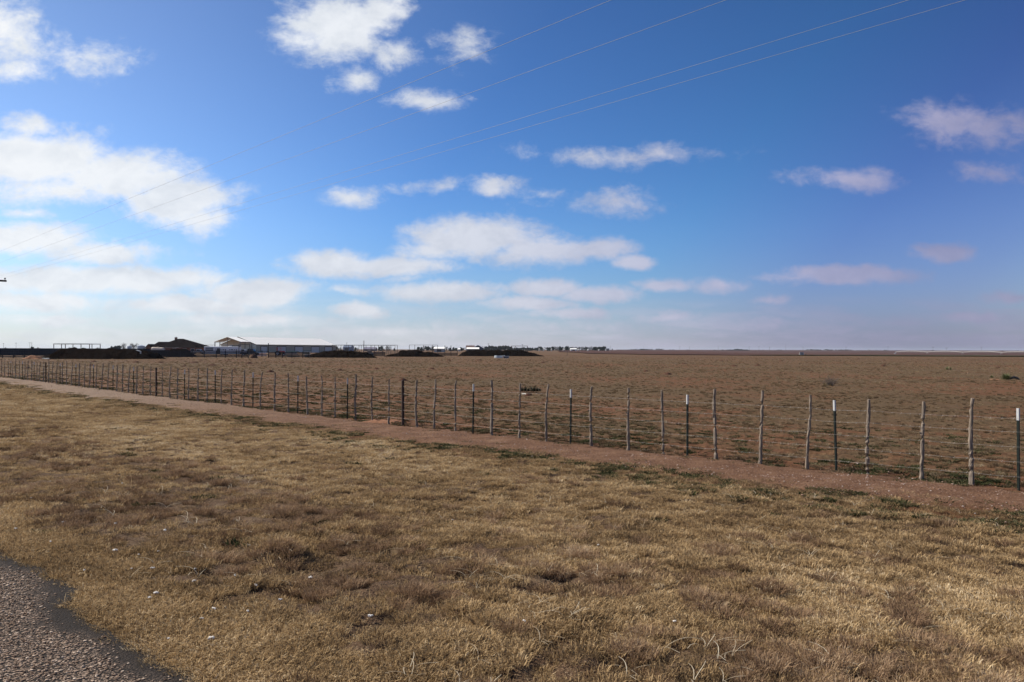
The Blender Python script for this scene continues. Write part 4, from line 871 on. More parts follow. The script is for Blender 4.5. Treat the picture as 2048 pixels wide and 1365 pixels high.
for i, (px, yt, w) in enumerate([(1087.2, 696.8, 2.6), (1103, 697.6, 2), (1128, 697.8, 4), (1157, 698.2, 3), (1176, 698.8, 3), (1198, 699.2, 2), (1078.5, 697.6, 2)]):
    Y = 1130; c_ = HX(px, Y); q = MB(); wd = w * Y / F; h_ = AT(px, yt, Y).z - c_.z; q.add([(-wd/2, 0, 0), (wd/2, 0, 0), (wd/2, 4, 0), (-wd/2, 4, 0), (-wd/2, 0, h_ * .7), (wd/2, 0, h_ * .7), (wd/2, 4, h_ * .7), (-wd/2, 4, h_ * .7), (-wd/2, 2, h_), (wd/2, 2, h_)], [(0, 1, 5, 4), (2, 3, 7, 6), (1, 2, 6, 9, 5), (3, 0, 4, 8, 7), (4, 5, 9, 8), (7, 8, 9, 6)])
    o = q.build('white_outbuilding', mat('far_pale_siding', (.48, .47, .45), .8, .1)); o.location = c_; tag(o, 'tiny white outbuilding in front of the distant tree belt', 'outbuilding', 'white outbuildings along the tree belt')
for i, (px, yt, w) in enumerate([(1618, 700.6, 4), (1652, 700.8, 4), (1711, 700.8, 3), (1739, 699.8, 4), (1985, 701.4, 3), (1630, 700.9, 4), (1668, 700.9, 3)]):
    Y = 3600; c_ = HX(px, Y); q = MB(); wd = w * Y / F; h_ = AT(px, yt, Y).z - c_.z; q.add([(-wd/2, 0, 0), (wd/2, 0, 0), (wd/2, 9, 0), (-wd/2, 9, 0), (-wd/2, 0, h_ * .7), (wd/2, 0, h_ * .7), (wd/2, 9, h_ * .7), (-wd/2, 9, h_ * .7), (-wd/2, 4, h_), (wd/2, 4, h_)], [(0, 1, 5, 4), (2, 3, 7, 6), (1, 2, 6, 9, 5), (3, 0, 4, 8, 7), (4, 5, 9, 8), (7, 8, 9, 6)])
    o = q.build('pale_farm_building', mat('pale_far_siding', (.22, .21, .21), .8, .1)); o.location = c_; tag(o, 'tiny pale farm building on the far right horizon', 'building', 'pale farm buildings on the right horizon')

# ------------------------------------------------------------------ trees
ever = mat('evergreen_foliage', (.045, .055, .045), .9, .1, vary=.5, scale=.35, coord='Object'); bare = mat('bare_twig_crown', (.10, .085, .075), .9, .1, vary=.4, scale=.5); bark = mat('tree_bark', (.07, .055, .045), .9, .1)
def crown(q, kind, seed):
    rs = random.Random(seed); cl = []
    nc = 9 if kind != 'bare' else 12
    for _ in range(nc):
        a = rs.uniform(0, 6.28); r_ = rs.uniform(0, .40); z = rs.uniform(.16, .8); 
        if kind == 'cone': r_ = .30 * (1 - z) * rs.uniform(.3, 1) + .02
        cl.append((r_ * math.cos(a), r_ * math.sin(a), z, rs.uniform(.13, .22) if kind != 'cone' else .07 + .2 * (1 - z)))
    for (x, y, z, r_) in cl:
        for _ in range(70 if kind != 'bare' else 45):
            d = Vector((rs.gauss(0, 1), rs.gauss(0, 1), rs.gauss(0, .8))); d.normalize(); p = Vector((x, y, z)) + d * r_ * rs.uniform(.6, 1.05); s_ = .11 if kind != 'bare' else .06
            u = Vector((rs.gauss(0, 1), rs.gauss(0, 1), rs.gauss(0, 1))).normalized() * s_; v = u.cross(d)
            if kind == 'bare': v = v * .35; u = u * 1.6
            q.add([p - u, p + v, p + u], [(0, 1, 2)])
CR = {}
for kd in ('round', 'bare', 'cone'):
    for s_ in range(3):
        q = MB(); crown(q, kd, s_ + 5); me = bpy.data.meshes.new('crown'); me.from_pydata([tuple(v) for v in q.v], [], q.f); me.materials.append(bare if kd == 'bare' else ever); CR[kd, s_] = me
q = MB(); q.tube([(0, 0, -.02), (0, 0, .2), (.01, 0, .6)], [.03, .022, .008], 6)
for k in range(5): a = k * 1.3; q.tube([(0, 0, .15 + .07 * k), (.13 * math.cos(a), .13 * math.sin(a), .36 + .08 * k), (.24 * math.cos(a + .2), .24 * math.sin(a + .2), .55 + .06 * k)], [.014, .008, .003], 4)
TRK = bpy.data.meshes.new('trunk'); TRK.from_pydata(q.v, [], q.f); TRK.materials.append(bark)
def tree(px, yt, w, Y, kd, label, grp):
    c_ = HX(px, Y); H_ = max(2, AT(px, yt, Y).z - c_.z); wd = w * Y / F
    name = {'round': 'evergreen_tree', 'bare': 'bare_tree', 'cone': 'juniper_tree'}[kd]
    e_ = empty(name, c_, label, 'tree', grp, rz=random.uniform(0, 6.28)); e_.scale = (wd / .8, wd / .8, H_ / .95)
    for nm, me in (('crown', CR[kd, random.randrange(3)]), ('trunk', TRK)):
        o = bpy.data.objects.new(nm, me); C.objects.link(o); o.parent = e_
def trees(lst, Y, label, grp, yj=40):
    for (px, yt, w, kd) in lst: tree(px, yt, w, Y + random.uniform(-yj, yj), kd, label[kd] if isinstance(label, dict) else label, grp)
L3 = lambda where: {'round': 'dark evergreen tree ' + where, 'bare': 'leafless grey tree ' + where, 'cone': 'dark narrow juniper ' + where}
trees([(223.5, 691.6, 7, 'round'), (229, 692.3, 7, 'round'), (233, 690.6, 7, 'round'), (239, 691.5, 7, 'round')], 760, 'dark rounded evergreen in the clump left of the grey tanks', 'evergreen clump left of the tanks', 10)
tree(247, 686.2, 12, 690, 'bare', 'leafless tree in front of the left grey tank', None); tree(268, 686.0, 15, 760, 'bare', 'leafless tree with wide flat crown behind the right grey tank', None)
trees([(11, 694.2, 7, 'bare'), (64, 693.6, 6, 'round'), (76, 693.8, 7, 'bare'), (139, 694.2, 10, 'bare'), (290, 694.0, 8, 'bare'), (197, 694.6, 6, 'bare')], 600, L3('poking above the dark board fence at far left'), 'trees behind the left board fence')
trees([(669, 692.6, 6, 'cone'), (674, 692.2, 7, 'round'), (681, 694, 7, 'bare'), (711, 694.2, 6, 'round'), (715, 695, 6, 'bare'), (758, 692.8, 6, 'cone'), (763, 692.6, 6, 'round'), (768, 696, 5, 'bare'), (774.5, 690.8, 10, 'bare'), (779, 691.8, 6, 'bare'), (789, 696.2, 5, 'cone'), (706, 696, 6, 'bare')], 850, L3('behind the long pipe frame right of the barn'), 'trees behind the long pipe frame')
trees([(838 + k * 5.2, 692.4 + 1.2 * math.sin(k * 1.9) + (1 if k in (0, 6) else 0), 8, ('round', 'round', 'bare')[k % 3]) for k in range(7)], 1000, L3('in the clump behind the second pipe frame'), 'tree clump behind the second pipe frame')
trees([(893, 693.4, 7, 'bare'), (900, 694.8, 6, 'round'), (907, 694.2, 8, 'round'), (912, 695.4, 7, 'round'), (922, 694, 8, 'round'), (928, 695, 6, 'bare'), (883, 695.2, 7, 'bare')], 1000, L3('left of the open sided white roofed shed'), 'trees left of the open sided shed')
lst = []; rs = random.Random(12)
for k in range(15): px = 962 + k * 4.3; lst.append((px, 690.6 + 1.8 * abs(math.sin(k * .8)) - (1.4 if k in (9, 10, 11) else 0) + (1.5 if k < 2 else 0) + rs.uniform(-.4, .6), rs.uniform(7, 10), rs.choice(['round', 'round', 'bare', 'cone'])))
trees(lst, 1150, L3('in the dense belt behind the rightmost bank'), 'dense tree belt behind the rightmost bank')
lst = [(1024 + k * 4.6, 695 + rs.uniform(-.6, .6) - (3 if k in (12,) else 0), 7, rs.choice(['round', 'round', 'cone'])) for k in range(14)]
trees(lst, 1250, L3('in the low belt right of the third pipe frame'), 'low tree belt near the middle')
lst = []
for k in range(30):
    px = 1092 + k * 4.0; lst.append((px, (691.6 + 1.5 * abs(math.sin(k * .9)) + rs.uniform(-.5, 1.0) if 3 < k < 14 else 692.8 + rs.uniform(-.6, .8)) + (1.6 if k in (0, 1, 2) else 0) + (.8 if k > 27 else 0), rs.uniform(7, 9.5), 'round' if k > 23 else rs.choice(['round', 'cone', 'bare', 'bare'])))
trees(lst, 1250, L3('in the farm windbreak right of centre'), 'farm windbreak right of centre')
lst = [(1224.5, 697, 3, 'cone')] + [(1236 + k * 5, 699 + rs.uniform(-.4, .4), 8, 'bare') for k in range(5)] + [(1262 + k * 5.2, 698 + rs.uniform(-.5, .4), 8, rs.choice(['round', 'bare'])) for k in range(9)] + [(1314 + k * 5, 697.7 + rs.uniform(-.4, .8), 8, 'bare') for k in range(3)] + [(1340, 698.8, 6, 'bare'), (1346, 699, 6, 'bare'), (1375, 699.3, 7, 'bare'), (1429, 699.3, 5, 'bare'), (1445, 699.2, 6, 'bare')]
trees(lst, 2300, L3('far off on the horizon right of the windbreak'), 'horizon trees right of the windbreak', 150)
lst = [(1455 + k * 4, 699.4 - (1.1 if 3 < k < 8 else 0) + rs.uniform(-.3, .3), 7, 'round') for k in range(11)]
trees(lst, 2900, 'dark tree in the small clump on the horizon between fence stays', 'small dark clump on the right horizon', 60)
lst = [(1526 + k * 5 + rs.uniform(-1, 1), 700 + rs.uniform(-.3, .4), 6, 'bare') for k in range(1)] + [(1553 + k * 4, 700 + rs.uniform(-.3, .3), 6, 'round') for k in range(3)] + [(1614 + k * 4.4, 699.4 + rs.uniform(-.8, .6), 7, rs.choice(['round', 'bare', 'cone'])) for k in range(7)] + [(1651 + k * 4.2, 698.8 + rs.uniform(-.4, .8), 7, 'round') for k in range(4)] + [(1672 + k * 5, 699.3 + rs.uniform(-.5, .6), 7, rs.choice(['round', 'bare'])) for k in range(7)] + [(1718, 700.6, 8, 'bare'), (1752, 700.6, 8, 'bare'), (1757, 700.4, 8, 'bare'), (1771, 700, 6, 'round'), (1793, 700.8, 8, 'bare'), (1866, 700.7, 6, 'round'), (1901, 700.9, 8, 'bare'), (2004, 700.9, 9, 'bare'), (2035, 701.2, 9, 'bare')]
trees(lst, 3900, L3('tiny on the far right horizon'), 'scattered trees on the far right horizon', 200)

# ------------------------------------------------------------------ utility poles and masts far off
for px, yt, Y, arm, lb in [(7, 686.5, 900, .6, 'thin far utility pole nearest the left edge'), (32, 685.8, 850, .8, 'thin far utility pole second from the left edge'), (59.5, 685.2, 800, 1.2, 'left one of two close utility poles at far left'), (63.5, 684.2, 780, 0, 'right one of two close utility poles at far left'),
   (693.5, 685.2, 700, .5, 'thin mast behind the long pipe frame'), (727.7, 681.5, 500, 0, 'taller thick pole rising above the long pipe frame'), (976.8, 687, 900, .8, 'utility pole in front of the dense tree belt'), (1044.8, 688.8, 900, .8, 'utility pole above the third pipe frame'),
   (1220.5, 692.4, 1300, 0, 'thin pole at the right end of the windbreak'), (1287.7, 693.2, 1900, 0, 'faint pole above the low horizon trees'), (1359.5, 692.0, 1900, .5, 'first of two poles right of the low horizon trees'), (1379.3, 692.2, 1700, 0, 'second of two poles right of the low horizon trees'),
   (1436.5, 691.8, 2000, 0, 'pole just left of the small dark horizon clump'), (1498.4, 692.2, 2200, 0, 'pole just right of the small dark horizon clump'), (1518, 693, 2300, .5, 'pole between the clump and the pale box'), (1539, 694, 2300, .5, 'shorter pole left of the tall thin mast'),
   (1571.5, 688.5, 2600, 0, 'tall thin mast left of the pale box on the horizon'), (1692, 694, 2400, .5, 'pole above the far horizon trees left of the irrigation arm'), (1776, 693.6, 2300, .5, 'pole above the left end of the irrigation arm'), (1866, 694, 2000, .9, 'darkest pole above the irrigation arm'), (1893, 695.8, 2000, 1.2, 'short pole with pale head above the irrigation arm'), (1963, 694, 2300, .5, 'pole near the right end of the horizon'), (1606, 694, 2500, .5, 'pole directly behind the pale box')]:
    c_ = HX(px, Y); H_ = AT(px, yt, Y).z - c_.z; r_ = (.16 if Y < 1000 else .22 if Y < 2100 else .28) * (1.6 if Y == 500 else 1)
    e_ = empty('far_pole', c_, lb, 'pole', 'thin poles along the horizon'); q = MB(); q.tube([(0, 0, 0), (0, 0, H_)], [r_, r_ * .7], 6); part(q, 'pole_shaft', pole_w, e_)
    if arm: q = MB(); q.box((0, -.2, H_ * .93), (arm * 2.2 * Y / 850, .2, .25 * Y / 900)); part(q, 'crossarm', pole_w, e_)

# ------------------------------------------------------------------ pens: dark board fences, solid windbreak, gates and pipe frames
blk = mat('black_pipe', (.02, .018, .02), .6, .3, vary=.2, scale=2); pipe = mat('rusty_pipe', (.085, .065, .06), .7, .3, vary=.3, scale=3)
def board_fence(pxs, Y, ytop, label, nr_=5, m_=blk, rail=.2, tall={}, rect=False):
    pts = [HX(px, Y(px) if callable(Y) else Y) for px in pxs]; e_ = empty('board_fence', pts[0], label, 'fence'); o_ = pts[0]
    H_ = [AT(px, ytop(px) if callable(ytop) else ytop, p.y).z - p.z for px, p in zip(pxs, pts)]
    for i, (px, p) in enumerate(zip(pxs, pts)):
        q = MB(); h_ = tall.get(px, H_[i] + .08); a = p - o_; q.box((a.x, a.y, a.z + h_ / 2 - .1), (.16, .16, h_ + .2)); part(q, 'post', m_, e_)
    for r_ in range(nr_):
        q = MB()
        for i in range(len(pts) - 1):
            a, b_ = pts[i] - o_, pts[i + 1] - o_; f_ = (r_ + .75) / (nr_ + .05); z0 = a.z + H_[i] * f_; z1 = b_.z + H_[i + 1] * f_; y_ = -.11
            q.add([(a.x, a.y + y_, z0 - rail / 2), (b_.x, b_.y + y_, z1 - rail / 2), (b_.x, b_.y + y_, z1 + rail / 2), (a.x, a.y + y_, z0 + rail / 2), (a.x, a.y + y_ + .05, z0 - rail / 2), (b_.x, b_.y + y_ + .05, z1 - rail / 2), (b_.x, b_.y + y_ + .05, z1 + rail / 2), (a.x, a.y + y_ + .05, z0 + rail / 2)], [(0, 1, 2, 3), (7, 6, 5, 4), (3, 2, 6, 7), (0, 4, 5, 1)])
        part(q, 'rail', m_, e_)
    return e_
board_fence([-24, 5, 27, 49, 71, 93], 172, 709.5, 'low dark rail fence left of the orange dirt heap', 2)
board_fence([286, 305, 333, 360, 384.3, 408.7, 432.8, 451, 473, 484, 496.8], 185, 701.9, 'black board fence in front of the white trailer', 5, rail=.21)
board_fence([537, 551.6, 565, 584, 605.6, 618], 189, lambda p: 704.6, 'dark board fence between the barn doors and the first right bank', 4)
board_fence([496, 512, 524, 537], 215, 701.8, 'short dark rail fence linking the two board fences in front of the barn corner', 2, rail=.12)
board_fence([735, 752, 770], 235, 705.2, 'dark board fence in the gap between the two middle banks', 4)
board_fence([876, 889.8, 902, 914.5], 255, 706.8, 'dark board fence in the gap left of the rightmost bank', 3, tall={889.8: 3.2, 902: 3.2})
board_fence([748, 765, 790, 815, 840, 866, 890, 915], 330, 701.6, 'long low rail fence far behind the two pipe frames', 3, pipe, .1)
# solid dark windbreak behind the longest bank
for (pa_, pb_, Y, yt, lb) in ((-30, 300, 200, 697.2, 'long solid dark windbreak panel wall behind the longest bank'), (300, 344, 205, 700.6, 'lower solid dark panel wall in front of the house')):
    a, b_ = HX(pa_, Y), HX(pb_, Y); e_ = empty('panel_fence', a, lb, 'panel fence'); H_ = AT((pa_ + pb_) / 2, yt, Y).z - a.z; L_ = b_.x - a.x
    q = MB(); q.box((L_ / 2, 0, H_ / 2 + .1), (L_, .05, H_ - .2))
    for k in range(int(L_ / .6)): q.box((.3 + k * .6, -.05, H_ / 2 + .1), (.06, .05, H_ - .24))
    part(q, 'panel', mat('dark_blue_sheet', (.035, .037, .05), .7, .2, vary=.2, scale=.5), e_)
    q = MB()
    for z_ in (.35, .6, .8, .97): q.box((L_ / 2, -.12, H_ * z_), (L_, .07, .09))
    part(q, 'rail', blk, e_)
    for k in range(int(L_ / 3.6) + 1): q = MB(); q.box((k * 3.6, .1, H_ / 2), (.14, .14, H_)); part(q, 'post', blk, e_)
def frame(label, pxs, Y, ytop, rows=1, dy=8, r_=.07, m_=pipe, roof=False, name='pipe_frame', beam=.1):
    pts = [HX(px, Y) for px in pxs]; o_ = pts[0]; e_ = empty(name, o_, label, 'frame'); H_ = AT(pxs[0], ytop, Y).z - o_.z
    for rw in range(rows):
        for p in pts:
            q = MB(); a = p - o_; q.tube([(a.x, rw * dy, -.1), (a.x, rw * dy, H_)], r_, 6); part(q, 'post', m_, e_)
        q = MB(); q.box(((pts[-1] - o_).x / 2, rw * dy, H_), ((pts[-1] - o_).x + .15, .1, beam)); part(q, 'top_beam', m_, e_)
    if rows > 1:
        q = MB()
        for k in (0, len(pts) // 2, len(pts) - 1): a = pts[k] - o_; q.box((a.x, dy * (rows - 1) / 2, H_ - .02), (.09, dy * (rows - 1), .08))
        part(q, 'cross_beam', m_, e_)
    if roof:
        for x0, x1 in roof:
            q = MB(); a, b_ = HX(x0, Y).x - o_.x, HX(x1, Y).x - o_.x; q.box(((a + b_) / 2, dy / 2, H_ + .14), (b_ - a, dy + .6, .06)); part(q, 'roof_sheet', mat('thin_roof_sheet', (.34, .33, .34), .6, .3), e_)
    return e_
frame('open pipe shade frame with thin roof above the longest bank', [107.5, 123, 162, 179], 230, 688.6, 2, 6, .11, roof=[(107, 142), (142, 180)], name='shade_frame')
frame('long pipe arena frame right of the white roofed barn', [664, 673, 682, 697, 703.7, 718, 722.5, 732, 743.5, 749.4, 756.8, 766, 773.5, 781.8, 794.7], 300, 690.4, 1, r_=.08)
frame('second row of shorter pipe posts behind the long arena frame', [676, 690, 708, 727, 741, 762, 777, 790], 318, 690.9, 1, r_=.06)
frame('shorter pipe frame above the lumpy third bank', [818.6, 829.6, 847.4, 864.8, 875.3], 290, 690.4, 1, r_=.08)
frame('small pipe frame standing behind the right end of the rightmost bank', [1023.7, 1030.5, 1054.7], 270, 692.4, 1, r_=.09, beam=.14)
frame('gate arch of dark pipe in front of the barn end wall', [477.7, 499.3], 225, 689.3, 1, r_=.09, m_=blk)
frame('tall thin goal like pipe frame left of the barn porch', [400.5, 413, 424, 430], 300, 690.4, 1, r_=.045)
q = MB(); c_ = HX(537, 189); H_ = AT(537, 687.4, 189).z - c_.z; q.tube([(0, 0, 0), (0, 0, H_)], .085, 8); q.box((.0, 0, H_), (.22, .22, .08)); o = q.build('gate_post', blk); o.location = c_; tag(o, 'tall dark gate post standing alone in front of the barn doors', 'gate post')
c_ = HX(1134.5, 290); e_ = empty('tee_marker', c_, 'rusty tee shaped marker post in the pasture right of the banks', 'marker post'); H_ = AT(1134.5, 700.4, 290).z - c_.z
q = MB(); q.tube([(0, 0, 0), (0, 0, H_)], .07, 6); part(q, 'post', pipe, e_); q = MB(); q.box((-.1, -.09, H_ - .06), (2.4, .08, .14)); part(q, 'crossbar', pipe, e_)

# ------------------------------------------------------------------ vehicles and equipment by the barn
tyre = mat('tyre_rubber', (.02, .02, .02), .8, .2); rim = mat('wheel_rim', (.5, .5, .5), .4, .5, metal=.5)
def wheel(c, par, r_=.36, w=.22):
    q = MB(); q.tube([(c[0], c[1] - w / 2, c[2]), (c[0], c[1] - w / 2 + .04, c[2]), (c[0], c[1] + w / 2 - .04, c[2]), (c[0], c[1] + w / 2, c[2])], [r_ * .9, r_, r_, r_ * .9], 18); wh = part(q, 'wheel', tyre, par, smooth=False)
    q = MB(); q.tube([(c[0], c[1] - w / 2 - .012, c[2]), (c[0], c[1] - w / 2 + .01, c[2])], r_ * .55, 14); part(q, 'rim', rim, wh)
Y = 262; a, b_ = HX(408, Y), HX(477.5, Y); L_ = b_.x - a.x; tr = empty('livestock_trailer', a, 'long white livestock trailer with dark slots and small windows in front of the barn porch', 'trailer'); Ht = AT(440, 694.2, Y).z - a.z
q = MB(); q.box((L_ / 2, 1.2, (Ht + .55) / 2), (L_, 2.4, Ht - .55)); q.tube([(0.02, .15, Ht), (L_ - .02, .15, Ht)], .12, 8); q.tube([(.02, 2.25, Ht), (L_ - .02, 2.25, Ht)], .12, 8); part(q, 'body', wht, tr)
q = MB()
for z_ in (.86, .72, .56): q.box((1.7, -.02, Ht * z_), (2.5, .06, Ht * .10))
part(q, 'air_slots', wg, tr)
for x_ in (3.4,):
    q = MB(); q.box((x_ + .25, -.03, Ht * .78), (.55, .05, .10)); q.box((x_ + .25, -.03, Ht * .66), (.55, .05, .10)); part(q, 'vent', wg, tr)
q = MB(); q.box((4.6, -.03, Ht * .52), (1.0, .07, Ht * .62)); part(q, 'side_door', trimm, tr)
for x_, w_ in ((5.4, .3), (6.1, .5), (6.8, .45), (8.2, .3), (8.9, .6), (9.7, .3), (10.3, .3)):
    q = MB(); q.box((x_, -.03, Ht * .68), (w_, .05, .26)); part(q, 'window', wg, tr)
for x_ in (4.9 + .6, 6.4, 7.3): wheel((x_, .15, .38), tr)
q = MB(); q.box((L_ - 1.2, 1.2, Ht + .25), (2.2, 1.8, .4)); part(q, 'roof_pod', trimm, tr); q = MB(); q.box((L_ - 3.0, 1.2, Ht + .24), (1.1, 1.5, .34), tilt=Matrix.Rotation(-.25, 3, 'Y')); part(q, 'air_conditioner', white_p, tr)
def truck(px, Y, label, body, length=5.4, face=1, h=1.85):
    c_ = HX(px, Y); e_ = empty('pickup_truck', c_, label, 'pickup truck'); f_ = face; q = MB()
    P = [(-2.7, .5), (-2.7, 1.1), (-.7, 1.12), (-.55, h - .05), (-.2, h), (.85, h - .02), (1.35, 1.22), (2.55, 1.08), (2.7, .95), (2.7, .5)]
    P = [(x * f_ * length / 5.4, z) for x, z in P]
    if f_ < 0: P = P[::-1]
    n_ = len(P); q.add([(x, 0, z) for x, z in P] + [(x, 1.9, z) for x, z in P], [tuple(range(n_)), tuple(range(n_, 2 * n_))[::-1]] + [(k, n_ + k, n_ + (k + 1) % n_, (k + 1) % n_) for k in range(n_)]); part(q, 'body', body, e_)
    q = MB(); q.add([(f_ * x, -.02, z) for x, z in ((-.45, 1.2), (-.38, h - .15), (.8, h - .14), (1.15, 1.22))], [(0, 1, 2, 3) if f_ < 0 else (3, 2, 1, 0)]); part(q, 'side_window', wg, e_)
    q = MB(); q.add([(f_ * x, y, z) for x, y, z in ((.9, .12, h - .1), (.9, 1.78, h - .1), (1.36, 1.78, 1.26), (1.36, .12, 1.26))], [(0, 1, 2, 3)]); part(q, 'windscreen', wg, e_)
    for x_ in (-1.7, 1.7):
        for y_ in (.1, 1.8): wheel((x_ * f_ * length / 5.4, y_, .38), e_)
    q = MB(); q.box((f_ * 2.71 * length / 5.4, .3, .85), (.04, .3, .18)); part(q, 'headlight', rim, e_); q = MB(); q.box((f_ * 2.71 * length / 5.4, 1.6, .85), (.04, .3, .18)); part(q, 'headlight', rim, e_)
    return e_
truck(486, 300, 'white pickup truck parked under the dark gate arch', white_p, face=-1)
truck(395, 330, 'white pickup truck parked between the house and the trailer', white_p)
truck(499, 235, 'dark pickup truck behind the right end of the black board fence', mat('black_paint', (.015, .016, .02), .3, .5), 5.4, 1, 2.05)
# tractor
c_ = HX(560, 240); e_ = empty('tractor', c_, 'small red tractor parked in front of the grey barn doors', 'tractor'); redp = mat('red_tractor_paint', (.5, .05, .035), .45, .4)
q = MB(); q.box((.45, .6, 1.15), (1.5, .6, .55)); q.box((1.22, .6, 1.05), (.06, .5, .5)); part(q, 'hood', redp, e_)
q = MB(); q.box((-.55, .6, 1.0), (.8, .9, .35)); q.box((-.8, .6, 1.3), (.12, .6, .5)); part(q, 'seat', blk, e_)
q = MB(); 
for x_, y_ in ((-1.0, .1), (-1.0, 1.1), (0, .1), (0, 1.1)): q.tube([(x_, y_, 1.2), (x_, y_, 2.3)], .04, 6)
q.box((-.5, .6, 2.34), (1.5, 1.3, .1)); part(q, 'canopy', redp, e_)
wheel((-.7, 0, .75), e_, .75, .4); wheel((-.7, 1.25, .75), e_, .75, .4); wheel((.95, .05, .45), e_, .45, .25); wheel((.95, 1.15, .45), e_, .45, .25)
# tan horizontal tank on a trailer
a, b_ = HX(303.5, 215), HX(327, 215); e_ = empty('tank_trailer', a, 'tan horizontal tank on a trailer in front of the house', 'tank trailer'); L_ = b_.x - a.x; zt = AT(315, 694.6, 215).z - a.z
tanp = mat('tan_tank', (.62, .50, .38), .35, .5, vary=.05, scale=1); r_ = .62
q = MB(); q.tube([(0, 0, zt - r_), (.1, 0, zt - r_), (.3, 0, zt - r_), (L_ - .3, .2, zt - r_ - .12), (L_ - .1, .2, zt - r_ - .12), (L_, .2, zt - r_ - .12)], [r_ * .6, r_ * .92, r_, r_, r_ * .92, r_ * .6], 24); part(q, 'tank', tanp, e_, smooth=False)
q = MB(); q.box((L_ / 2, .1, zt - 2 * r_ - .12), (L_ * 1.1, 1.2, .12)); part(q, 'chassis', trimm, e_); wheel((L_ * .4, -.5, .4), e_); wheel((L_ * .62, -.5, .4), e_)
q = MB(); q.tube([(L_ * .5, .1, zt - .15), (L_ * .5, .1, zt + .08)], .2, 10); part(q, 'lid', tanp, e_)
# feeder, lumber pile, pallets, stock tank
c_ = HX(282, 158); q = MB(); q.box((-.2, 0, 1.62), (.9, .5, .08), 0, tilt=Matrix.Rotation(.28, 3, 'Y')); q.box((.2, 0, 1.3), (.12, .3, .5)); o = q.build('white_board', white_p); o.location = c_ + Vector((0, -.6, -.05)); tag(o, 'bent white board lying on the right end of the longest bank', 'board')
def pile(px0, px1, Y, ytop, label, name, n, ms, seed):
    a, b_ = HX(px0, Y), HX(px1, Y); e_ = empty(name, a, label, 'pile'); rs = random.Random(seed); L_ = b_.x - a.x; H_ = AT(px0, ytop, Y).z - a.z
    for k in range(n):
        q = MB(); l_ = L_ * rs.uniform(.5, .95); z_ = H_ * (k + .5) / n; q.box((L_ / 2 + rs.uniform(-.1, .1) * L_, rs.uniform(0, .8), z_), (l_, rs.uniform(.5, 1.2), H_ / n * .8), rs.uniform(-.12, .12)); part(q, 'board', ms[k % len(ms)], e_)
pile(606, 622, 205, 701.2, 'pile of pale boards and sheets left of the first right bank', 'lumber_pile', 8, [mat('pale_boards', (.5, .5, .45), .8, .2), mat('green_grey_sheet', (.16, .2, .17), .8, .2), white_p], 3)
pile(570, 600, 212, 702.6, 'low row of grey green panels stacked in front of the barn doors', 'panel_pile', 5, [mat('green_grey_sheet', (.16, .2, .17), .8, .2), mat('grey_sheet', (.3, .32, .33), .7, .3)], 5)
pile(733, 748, 250, 702.6, 'small pile of pale beams in the gap between the middle banks', 'beam_pile', 4, [mat('pale_boards', (.5, .5, .45), .8, .2), trimm], 8)
pile(513, 536, 226, 706.5, 'row of pale pinkish bags behind the gap in the board fence', 'bag_row', 3, [mat('pale_pink_bags', (.45, .34, .31), .8, .2)], 9)
c_ = GP(997, 716.6); e_ = empty('stock_tank', c_, 'round galvanised stock tank in front of the rightmost bank', 'stock tank'); r_ = 17 * c_.y / F / 2; q = MB(); n_ = 36
q.tube([(0, 0, 0), (0, 0, .28), (0, 0, .56)], [r_, r_ * 1.01, r_], n_, caps=False); q.tube([(0, 0, .56), (0, 0, .06)], [r_ * .97, r_ * .97], n_, caps=False); part(q, 'tank_wall', mat('galvanised_bright', (.55, .56, .56), .35, .5, metal=.5, vary=.15, scale=1), e_, smooth=True)
q = MB(); q.tube([(r_ * math.cos(a), r_ * math.sin(a), .56) for a in np.linspace(0, 2 * math.pi, 37)], .03, 6, caps=False); part(q, 'rim', galv, e_)
q = MB(); q.tube([(0, 0, .38), (0, 0, .40)], r_ * .96, n_); part(q, 'water', mat('tank_water', (.02, .03, .03), .05, .6), e_)
c_ = GP(1012.5, 717.2); e_ = empty('feed_trough', c_, 'low bluish white trough with dark side beside the round stock tank', 'trough'); bw = mat('bluish_white_plastic', (.62, .68, .72), .4, .4)
q = MB(); q.box((0, 0, .5), (1.25, .6, .07)); q.box((-.62, 0, .28), (.05, .6, .5)); q.box((.62, 0, .28), (.05, .6, .5)); part(q, 'rim', bw, e_); q = MB(); q.box((0, -.26, .26), (1.18, .05, .36)); q.box((0, .26, .26), (1.18, .05, .36)); part(q, 'side', trimm, e_)
q = MB(); q.box((.1, -.3, .05), (.7, .3, .1)); part(q, 'step', bw, e_); q = MB(); q.tube([(-.9, .1, .62), (-.3, .1, .66)], .05, 6); part(q, 'pipe', bw, e_)
# white rocks at the foot of the longest bank
for i, px in enumerate((87.5, 93.5, 96.5)):
    c_ = HX(px, 154); q = MB(); stone(q, i); q.v = [tuple(Vector(v) * .6) for v in q.v]; o = q.build('white_rock', mat('chalk_rock', (.6, .6, .56), .9, .1)); o.location = c_ + Vector((0, 0, .08)); tag(o, 'small white rock at the foot of the longest bank', 'rock', 'white rocks at the foot of the longest bank')
